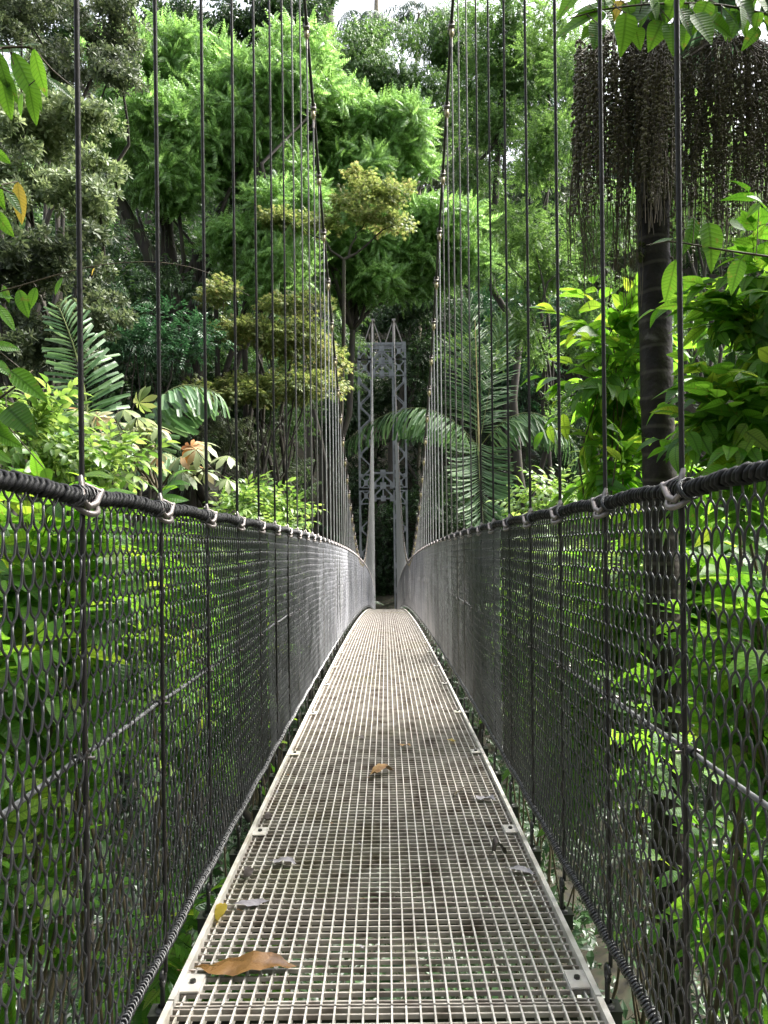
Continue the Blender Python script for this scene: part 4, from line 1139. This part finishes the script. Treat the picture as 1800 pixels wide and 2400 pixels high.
# ------------------------------------------------------------------ undergrowth (nobody could count it)
def build_cover():
    r = np.random.default_rng(5)
    big = [twig(leafT(.34, .15, 2, 'oval', .25, .35), 8, .7, seed=i) for i in range(2)] + [rosette(pinnate(9, .8, leafT(.2, .05, 2, 'lance', .2, .3), .6, seed=4), 6, (5, 60), seed=1)]
    def scatter(n, x0, x1, y0, y1, h, size, seed, keep=None):
        r = np.random.default_rng(seed)
        x = r.uniform(x0, x1, n); y = r.uniform(y0, y1, n)
        if keep is not None:
            q = keep(x, y); x, y = x[q], y[q]
        z = ground_z(x, y) + r.uniform(0, 1, len(x)) ** 1.5 * h
        ok = ~((np.abs(x) < 1.4) & (z > deck_z(y) - 1.0)); x, y, z = x[ok], y[ok], z[ok]
        P = np.stack([x, y, z], 1); k = len(x)
        D = nrm(r.normal(0, .7, (k, 3)) + np.array([0, -.25, .8])); N = np.array([0, -.2, 1.0]) + r.normal(0, .3, (k, 3)); S = r.uniform(size[0], size[1], k)
        w = r.integers(0, len(big), k); out = []
        for j in range(len(big)):
            q = w == j
            out.append(inst(big[j], P[q], D[q], N[q], S[q]))
        return merge(out)
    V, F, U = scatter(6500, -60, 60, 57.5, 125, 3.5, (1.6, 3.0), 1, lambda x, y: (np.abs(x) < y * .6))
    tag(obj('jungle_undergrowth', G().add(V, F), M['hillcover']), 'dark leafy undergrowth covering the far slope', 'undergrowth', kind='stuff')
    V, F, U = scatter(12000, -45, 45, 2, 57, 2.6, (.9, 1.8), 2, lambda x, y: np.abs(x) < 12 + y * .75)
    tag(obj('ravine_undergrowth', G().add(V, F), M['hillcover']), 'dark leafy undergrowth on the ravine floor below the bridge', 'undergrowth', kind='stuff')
    V, F, U = scatter(3600, -7, 7, .3, 11, 1.7, (.35, .8), 3)
    tag(obj('ground_plants', G().add(V, F), M['mid']), 'green ground plants seen through and beside the grating below the bridge', 'ground cover', kind='stuff')
build_cover()

# ------------------------------------------------------------------ near plants beside the bridge
nl = [leafT(.25, .125, 6, 'ovate', .28, .3, .012), leafT(.24, .105, 6, 'oval', .22, .5, .015), leafT(.26, .14, 6, 'ovate', .3, .15, .01)]
NT = [twig(nl[i % 3], 7, .5, (.7, 1.2), 60, .15, seed=20 + i, stem=.0045) for i in range(4)]
ns = [leafT(.13, .055, 4, 'oval', .25, .35, .012)]
NTS = [twig(ns[0], 9, .42, (.7, 1.2), 58, .1, seed=30 + i, stem=.0035) for i in range(3)]

def near_shrub(name, label, base, clumps, mat, twigs, density, size, seed, stem_r=.02, cat='shrub', group=None, droop=.2, stems=7):
    base = np.asarray(base, float)
    t = thing(name, label, cat, base, group)
    g = G()
    r = np.random.default_rng(seed)
    cs = [c for c, _ in clumps]
    for k in range(min(stems, len(cs))):
        c = cs[k]
        g.tube(wobble_path(np.array([r.uniform(-.1, .1), r.uniform(-.1, .1), -.2]), c - base, 9, .2, seed + k), np.linspace(stem_r, stem_r * .35, 9), 5)
    obj('stem', g, M['twig'], t, smooth_shade=True)
    V, F, U = crown_arrays([(c - base, rr) for c, rr in clumps], twigs, density=density, size=size, droop=droop, seed=seed, inner=.5, org=base)
    obj('foliage', G().add(V, F, 0, U), M[mat], t, smooth_shade=True, uv=True)
    return t

# right, above and behind the fence
near_shrub('broad_leaf_tree', 'bright broad-leaved small tree right of the ringed palm trunk', base_at(1640, 4.6),
           ell_clumps(1670, 700, 4.8, 60, 120, 10, 50, 41) + ell_clumps(1650, 900, 4.6, 80, 90, 10, 50, 42) + ell_clumps(1730, 640, 4.8, 50, 120, 5, 75, 421) + ell_clumps(1590, 990, 4.6, 60, 30, 4, 40, 422), 'near', NT, 16, (.6, .95), 41, .025, 'tree')
near_shrub('broad_leaf_shrub', 'sunlit broad-leaved branch just left of the ringed palm trunk', base_at(1390, 6.8),
           ell_clumps(1350, 740, 6.7, 42, 60, 5, 36, 43) + ell_clumps(1340, 850, 6.7, 50, 60, 6, 38, 44) + ell_clumps(1340, 1010, 6.6, 45, 35, 4, 38, 45), 'near', NT, 22, (.75, 1.15), 43, .018)
near_shrub('large_leaf_shrub', 'large-leaved green shrub behind the middle of the right fence', base_at(1420, 6.9),
           ell_clumps(1420, 1330, 6.9, 150, 110, 14, 60, 46) + ell_clumps(1560, 1180, 6.7, 90, 60, 7, 55, 47), 'near', NT, 17, (.7, 1.1), 46, .02)
near_shrub('large_leaf_shrub', 'large-leaved green shrub pressed behind the right end of the right fence', base_at(1640, 3.0),
           ell_clumps(1620, 1480, 3.1, 110, 200, 9, 105, 48) + ell_clumps(1560, 1800, 3.1, 130, 150, 8, 105, 481), 'near', NT, 22, (.65, 1.0), 48, .02)
near_shrub('low_shrub', 'shaded green shrub low behind the right fence near the bottom', base_at(1500, 3.6, .2),
           ell_clumps(1480, 1960, 3.6, 160, 150, 11, 95, 49) + ell_clumps(1330, 1640, 4.6, 90, 120, 6, 80, 50), 'near', NT + NTS, 20, (.6, 1.0), 49, .018)
near_shrub('yellow_green_shrub', 'bright leafy shrub behind the right fence beneath the palm fronds', base_at(1150, 11),
           ell_clumps(1180, 1085, 11.5, 70, 40, 7, 34, 51) + ell_clumps(1180, 1200, 11, 90, 70, 7, 45, 52) + ell_clumps(1260, 1290, 8.5, 90, 80, 7, 55, 53), 'yellowgreen', NTS, 22, (.7, 1.2), 51, .02)
near_shrub('leafy_shrub', 'green shrub in the middle distance behind the right fence', base_at(1120, 9.5),
           ell_clumps(1110, 1400, 9, 90, 120, 8, 60, 54) + ell_clumps(1210, 1560, 7, 100, 130, 8, 75, 55), 'near', NTS, 20, (.8, 1.3), 54, .02)
# left
near_shrub('yellow_green_shrub', 'pale yellow-green bush rising above the left end of the left fence', base_at(110, 6.5),
           ell_clumps(80, 985, 6.8, 120, 45, 9, 44, 56) + ell_clumps(230, 1025, 7, 90, 35, 7, 40, 57) + ell_clumps(30, 910, 6.5, 50, 40, 4, 36, 571), 'yellowgreen', NTS, 26, (.7, 1.15), 56, .02)
near_shrub('bright_compound_shrub', 'low bright yellow-green bush showing above the left fence at centre', base_at(580, 12.5),
           ell_clumps(540, 1115, 12.5, 80, 32, 6, 34, 58) + ell_clumps(640, 1135, 13, 70, 40, 6, 34, 59) + ell_clumps(560, 1210, 12, 120, 60, 8, 48, 60), 'yellowgreen', NTS + [twig(leafT(.17, .055, 4, 'lance', .25, .5), 11, .5, seed=77)], 22, (.8, 1.2), 58, .02)
near_shrub('large_leaf_shrub', 'large-leaved green shrub behind the left end of the left fence', base_at(60, 3.6),
           ell_clumps(80, 1300, 3.7, 130, 130, 9, 85, 61) + ell_clumps(60, 1520, 3.4, 110, 130, 6, 90, 62), 'near', NT, 20, (.6, 1.0), 61, .02)
near_shrub('leafy_shrub', 'bright green shrub behind the second and third left hangers', base_at(350, 5.2),
           ell_clumps(300, 1300, 5.2, 120, 120, 9, 75, 63) + ell_clumps(430, 1420, 5.6, 90, 120, 7, 70, 64) + ell_clumps(360, 1560, 4.8, 110, 120, 7, 80, 641), 'near', NT + NTS, 19, (.65, 1.05), 63, .02)
near_shrub('low_shrub', 'shaded green shrub low behind the left fence near the bottom', base_at(230, 3.3, .2),
           ell_clumps(140, 1800, 3.3, 150, 190, 12, 95, 65) + ell_clumps(330, 1760, 4.2, 100, 150, 10, 80, 66) + ell_clumps(120, 2080, 3.0, 130, 110, 7, 95, 661), 'near', NTS + NT, 24, (.6, 1.0), 65, .018)
near_shrub('low_shrub', 'shaded fine-leaved shrub in the dark behind the left fence towards the far end', base_at(560, 9),
           ell_clumps(560, 1390, 9, 90, 130, 8, 60, 67) + ell_clumps(490, 1560, 7.5, 90, 120, 7, 70, 68), 'near', NTS, 22, (.8, 1.3), 67, .02)
near_shrub('low_shrub', 'green shrub low beside the left edge of the walkway near the bottom', base_at(300, 4.6),
           ell_clumps(390, 2120, 4.6, 110, 110, 8, 75, 69), 'near', NTS + NT, 16, (.5, .85), 69, .015)

# lobed-leaf plant (left)
def build_lobed():
    b = base_at(330, 8.5); t = thing('lobed_leaf_plant', 'pale plant with large hand-shaped lobed leaves above the left fence', 'plant', b)
    lob = leafT(.26, .085, 4, 'obovate', .15, .35)
    pal = [palmate(9, lob, 150, .25, .0, i) for i in range(3)]
    g = G(); st = G(); r = np.random.default_rng(8)
    hubs = [at(250, 905, 8.6), at(300, 930, 8.5), at(240, 950, 8.3), at(335, 960, 8.4), at(390, 1000, 8.2), at(455, 1010, 8.0), at(200, 900, 8.7), at(290, 985, 8.1)]
    c0 = at(340, 1060, 8.4)
    for i, h in enumerate(hubs):
        st.tube(wobble_path(c0 - b, h - b, 6, .15, i), np.linspace(.016, .008, 6), 5)
        for j in range(4):
            p = h + r.normal(0, .12, 3); d = r.normal(0, 1, 3); d[2] = -.1
            V, F, U = inst(pal[j % 3], [p - b], [d], [np.array([0, -.55, .8]) + r.normal(0, .25, 3)], [r.uniform(.7, 1.15)])
            g.add(V, F)
            st.tube(line_pts(h - b, p - b, .05), .005, 4)
    st.tube(wobble_path((0, 0, -.2), c0 - b, 8, .1, 4), np.linspace(.04, .02, 8), 6)
    obj('stem', st, M['twig'], t, smooth_shade=True); obj('foliage', g, M['cecropia'], t, smooth_shade=True)
    V, F, U = inst(pal[0], [at(412, 965, 8.0) - b], [(.3, -.2, -.7)], [(0, -1, .4)], [.75])
    o = obj('leaf', G().add(V, F), M['orange'], t, smooth_shade=True); o['label'] = 'orange-brown hanging lobed leaf'
    V, F, U = inst(pal[1], [at(300, 870, 8.4) - b], [(.3, -.2, .5)], [(0, -1, .4)], [.9])
    obj('leaf', G().add(V, F), M['olive'], t, smooth_shade=True)
build_lobed()

# branches close to the lens
def near_branch(name, label, pts, leaves, mat, r=.006, mats2=None):
    """pts: branch polyline in view coords + distance; leaves: (x0,y0,x1,y1,dist,width ratio,mat index) base to tip"""
    P = np.array([at(*p) for p in pts]); b = P[0].copy()
    t = thing(name, label, 'branch', b)
    q = np.linspace(0, 1, 20); tt = np.linspace(0, 1, len(P))
    Q = np.stack([np.interp(q, tt, P[:, j]) for j in range(3)], 1)
    for _ in range(2): Q[1:-1] = (Q[:-2] + 2 * Q[1:-1] + Q[2:]) / 4
    obj('stem', G().tube(Q - b, np.linspace(r, r * .4, 20), 6), M['twig'], t, smooth_shade=True)
    rr = np.random.default_rng(len(label))
    for (x0, y0, x1, y1, Y, wr, mi) in leaves:
        a = at(x0, y0, Y); e = at(x1, y1, Y + rr.uniform(-.03, .05)); L = np.linalg.norm(e - a)
        tl = leafT(1.0, wr, 10, 'ovate' if wr > .42 else 'oval', .22, .12, .012)
        n = np.array([rr.normal(0, .25), -.75, .55 + rr.normal(0, .2)])
        V, F, U = inst(tl, [a - b], [e - a], [n], [L])
        k = np.argmin(np.linalg.norm(Q - a, axis=1))
        g = G().add(V, F, 0, U)
        V2, F2 = tube(line_pts(Q[k] - b, a - b, .02) if np.linalg.norm(Q[k] - a) > .01 else np.array([a - b, a - b + (e - a) * .02]), .0022, 4)
        g.add(V2, F2, 1)
        obj('leaf', g, [M[[mat, 'neardark', 'yellowleaf'][mi]], M['twig']], t, smooth_shade=True, uv=True)

near_branch('leafy_branch', 'branch of long drooping leaves hanging in at the upper left edge', [(-60, 118, 3.0), (0, 103, 3.0), (70, 100, 3.0), (110, 150, 3.0), (160, 190, 3.1)],
            [(-30, 110, 50, 100, 3.0, .32, 1), (50, 100, 92, 92, 3.0, .45, 1), (-8, 108, 18, 195, 2.95, .4, 1), (28, 112, 88, 232, 3.05, .3, 0), (72, 104, 96, 210, 2.95, .32, 0), (0, 150, 22, 258, 3.0, .34, 0),
             (10, 150, 36, 225, 3.0, .3, 1), (62, 185, 80, 272, 3.0, .33, 0), (98, 165, 165, 212, 3.05, .28, 1), (85, 120, 118, 200, 3.1, .22, 1), (48, 200, 40, 250, 3.1, .3, 0)], 'near')
near_branch('leafy_branch', 'short branch with one yellow leaf at the left edge', [(-60, 380, 2.9), (-10, 400, 2.9), (30, 420, 2.9)],
            [(-25, 385, 12, 455, 2.9, .5, 0), (5, 400, 52, 462, 2.9, .36, 1), (38, 392, 46, 482, 3.0, .3, 2), (-20, 450, 28, 510, 2.9, .36, 0), (-20, 320, 22, 352, 2.9, .4, 0)], 'near')
near_branch('trailing_stem', 'thin arching stem with small leaves reaching across the left hangers', [(-40, 640, 2.7), (30, 622, 2.7), (100, 600, 2.7), (200, 572, 2.75), (330, 562, 2.8), (440, 580, 2.9), (540, 640, 3.0)],
            [(-30, 632, 30, 640, 2.7, .4, 0), (5, 615, 22, 655, 2.7, .4, 0), (40, 625, 60, 685, 2.7, .42, 0), (78, 620, 62, 668, 2.7, .4, 0), (-10, 655, 38, 715, 2.7, .35, 0), (136, 598, 115, 635, 2.72, .32, 0), (205, 578, 195, 596, 2.75, .35, 2)], 'near', .0028)
near_branch('leafy_branch', 'large rounded green leaves at the left edge just above the fence', [(-60, 900, 2.9), (0, 860, 2.9), (40, 830, 2.9), (70, 800, 3.0)],
            [(-20, 745, 46, 752, 2.9, .42, 0), (-20, 780, 30, 812, 2.9, .6, 0), (22, 800, 108, 868, 2.9, .5, 0), (15, 880, 78, 940, 2.85, .72, 1), (-25, 840, 20, 868, 2.9, .6, 0), (-25, 880, 20, 950, 2.9, .6, 0), (-20, 930, 50, 965, 2.9, .4, 0), (28, 870, 70, 878, 2.95, .35, 0), (-20, 970, 30, 1000, 2.9, .4, 0), (95, 1012, 108, 1055, 3.0, .7, 0)], 'near')
near_branch('leafy_branch', 'overhanging branch of large heart-shaped leaves across the top right', [(1760, 60, 3.2), (1659, 30, 3.2), (1540, 6, 3.2), (1400, 8, 3.1), (1300, 20, 3.1), (1230, 40, 3.1)],
            [(1300, 20, 1192, 75, 3.1, 0.44, 0), (1330, 8, 1230, 20, 3.1, 0.39, 0), (1280, 62, 1255, 82, 3.1, 0.80, 0), (1290, 50, 1285, 106, 3.05, 0.72, 1), (1352, 28, 1345, 126, 3.05, 0.73, 0), (1410, 5, 1340, 65, 3.12, 0.65, 1),
             (1430, 45, 1400, 112, 3.1, 0.78, 0), (1452, 50, 1458, 118, 3.1, 0.78, 0), (1470, 20, 1500, 78, 3.1, 0.78, 1), (1500, 30, 1545, 92, 3.1, 0.80, 0), (1530, 40, 1590, 78, 3.15, 0.78, 0), (1560, 15, 1600, 50, 3.15, 0.65, 1),
             (1600, 25, 1615, 80, 3.2, 0.78, 0), (1640, 35, 1690, 100, 3.2, 0.65, 1), (1450, 0, 1400, 40, 3.15, 0.65, 1), (1620, -20, 1670, 30, 3.2, 0.65, 0), (1500, -30, 1540, 20, 3.2, 0.65, 1), (1380, -30, 1370, 25, 3.15, 0.65, 1), (1340, 0, 1325, 45, 3.15, 0.52, 2), (1560, 50, 1572, 90, 3.2, 0.78, 0), (1372, 60, 1385, 108, 3.14, .7, 0), (1420, 20, 1440, 80, 3.16, .7, 1), (1590, -10, 1640, 60, 3.16, .7, 1), (1480, 55, 1478, 110, 3.17, .7, 0), (1310, 30, 1262, 60, 3.16, .6, 0), (1640, 60, 1600, 110, 3.22, .6, 1), (1250, -20, 1200, 40, 3.2, 0.52, 0)] + [(x, y, x + dx, y + dy, Yq, wq, int(mq)) for x, y, dx, dy, Yq, wq, mq in zip(rng.uniform(1290, 1680, 26), rng.uniform(-25, 30, 26), rng.uniform(-45, 45, 26), rng.uniform(40, 72, 26), rng.uniform(3.08, 3.3, 26), rng.uniform(.5, .75, 26), rng.random(26) < .35)],  'near')
near_branch('leafy_branch', 'few large green leaves in front of the ringed palm trunk', [(1700, 560, 3.6), (1560, 540, 3.6), (1450, 520, 3.6), (1395, 530, 3.6)],
            [(1460, 560, 1438, 655, 3.6, .42, 0), (1455, 515, 1402, 525, 3.6, .35, 1), (1500, 470, 1480, 555, 3.6, .55, 1), (1530, 480, 1545, 590, 3.6, .55, 0), (1575, 480, 1618, 495, 3.6, .5, 0), (1600, 560, 1575, 640, 3.6, .55, 1), (1640, 440, 1610, 470, 3.6, .5, 0)], 'near')

# shading tree over the start of the bridge
tree('overhanging_tree', 'large leafy tree overhanging the near end of the bridge above the viewer', 'tree', np.array([4.8, -3.5, float(ground_z(4.8, -3.5))]),
     [(np.array([x, y, z]), (1.9, 1.9, 1.1)) for x, y, z in [(4.5, -2.5, 7.6), (1.5, -2, 8.4), (-.8, -2.5, 8.2), (3.2, .4, 8.2), (5.2, 1.2, 7.6), (6.8, .2, 7.4), (4.4, 2.8, 8.6), (6.4, 3.6, 8.6), (2.4, 2.6, 9.2), (5.4, 5.6, 10.0), (7.4, 6.0, 10.2), (8.2, 2.4, 8.2), (3.6, 5.4, 10.4), (.4, .6, 9.2), (7.4, 4.4, 9.4), (2, 6.5, 11.5), (.6, 4.4, 10.6), (3, -5, 8), (6, -4, 8)]],
     'mid', S_['mid'], trunk_r=.25, seed=90, density=2.6, size=(.9, 1.4), split=0)

# ------------------------------------------------------------------ fallen leaves on the grating
def fallen(label, px, py, px2, py2, wr, mat, curl=.25, kind='oval', name='fallen_leaf', lift=.004, cup=.2):
    a = deck_pt(px, py); e = deck_pt(px2, py2); L = np.linalg.norm(e - a)
    tl = leafT(1.0, wr, 12, kind, cup, 0.0, .05)
    V = tl[0].copy(); rr = np.random.default_rng(int(px + py))
    V[:, 2] += curl * (.12 * np.sin(V[:, 1] * 7 + rr.uniform(0, 6)) + .5 * (np.abs(V[:, 0])) ** 1.3 + .10 * np.sin(V[:, 0] * 18 + V[:, 1] * 5))
    V[:, 2] -= V[:, 2].min()
    W, F, U = inst((V, tl[1], tl[2]), [(0, 0, 0)], [e - a], [(0, 0, 1)], [L])
    g = G().add(W, F, 0, U)
    g.tube(line_pts(np.zeros(3), -(e - a) * .16 + np.array([0, 0, .006]), .01 + L * .03), .0018, 4)
    o = obj(name, g, M[mat], None, a + np.array([0, 0, lift]), smooth_shade=True)
    tag(o, label, 'leaf')
    return o
fallen('long wet brown dead leaf lying across the grating at the lower left', 418, 2100, 642, 2090, .30, 'deadbrown', .2, cup=.08)
fallen('grey dead leaf on the grating above the long brown leaf', 588, 1862, 640, 1868, .5, 'deadgrey', .3)
fallen('grey-brown dead leaf beside the left edge strip', 500, 1962, 582, 1950, .3, 'deadgrey', .3)
fallen('small yellow dead leaf against the left edge strip', 470, 1995, 486, 1952, .28, 'yellowleaf', .3)
fallen('orange-brown curled leaf near the middle of the walkway', 800, 1680, 850, 1664, .4, 'deadorange', .6)
fallen('greyish dead leaf near the right edge further along the walkway', 1025, 1724, 1072, 1732, .45, 'deadgrey', .5)
fallen('dark grey dead leaf touching the right edge strip', 1098, 1878, 1155, 1890, .42, 'deadgrey', .25)
fallen('black shrivelled leaf curled up near the right edge', 1062, 1850, 1096, 1846, .8, 'deaddark', 1.6)
fallen('dark curled leaf against the left edge strip above the yellow one', 530, 1905, 546, 1876, .3, 'deaddark', .4)
fallen('small brown leaf by the left edge strip halfway up', 568, 1775, 588, 1760, .35, 'deaddark', .4)
fallen('small pinkish leaf in the middle distance of the walkway', 862, 1610, 888, 1614, .4, 'deadorange', .5)
fallen('tiny yellow leaf at the right in the middle distance of the walkway', 968, 1600, 984, 1604, .6, 'yellowleaf', .4)
fallen('small brown leaf left of centre in the middle distance', 772, 1594, 788, 1598, .6, 'deaddark', .4)
def fallen_twig():
    a, b = deck_pt(980, 1722), deck_pt(1002, 1706)
    o = obj('twig', G().tube(wobble_path((0, 0, 0), b - a + np.array([0, 0, .01]), 6, .2, 3), [.007, .006, .006, .005, .004, .003], 5), M['twig'], None, a + np.array([0, 0, .006]), True)
    tag(o, 'short brown twig lying on the grating right of centre', 'twig')
fallen_twig()

def litter():
    r = np.random.default_rng(21); k = 110
    y = 1.2 + 16 * r.random(k) ** 1.3; x = r.uniform(-.66, .66, k)
    e = r.random(k) < .55; x[e] = np.sign(x[e]) * (.69 - .09 * r.random(e.sum()) ** 2)
    P = np.stack([x, y, deck_z(y) + .004], 1)
    D = r.normal(0, 1, (k, 3)); D[:, 2] = r.uniform(0, .25, k); N = np.array([0, 0, 1.0]) + r.normal(0, .35, (k, 3))
    V, F, U = inst(leafT(1.0, .42, 4, 'oval', .3, .3, .08), P, D, N, r.uniform(.008, .034, k))
    g = G().add(V, F, 0)
    n = len(F) // k
    g.M = [np.repeat(r.integers(0, 3, k), n).astype(np.int32)]
    tag(obj('leaf_litter', g, [M['deaddark'], M['deadbrown'], M['deadgrey']], None, None, True), 'tiny leaf scraps caught in the grating', 'litter', kind='stuff')
litter()
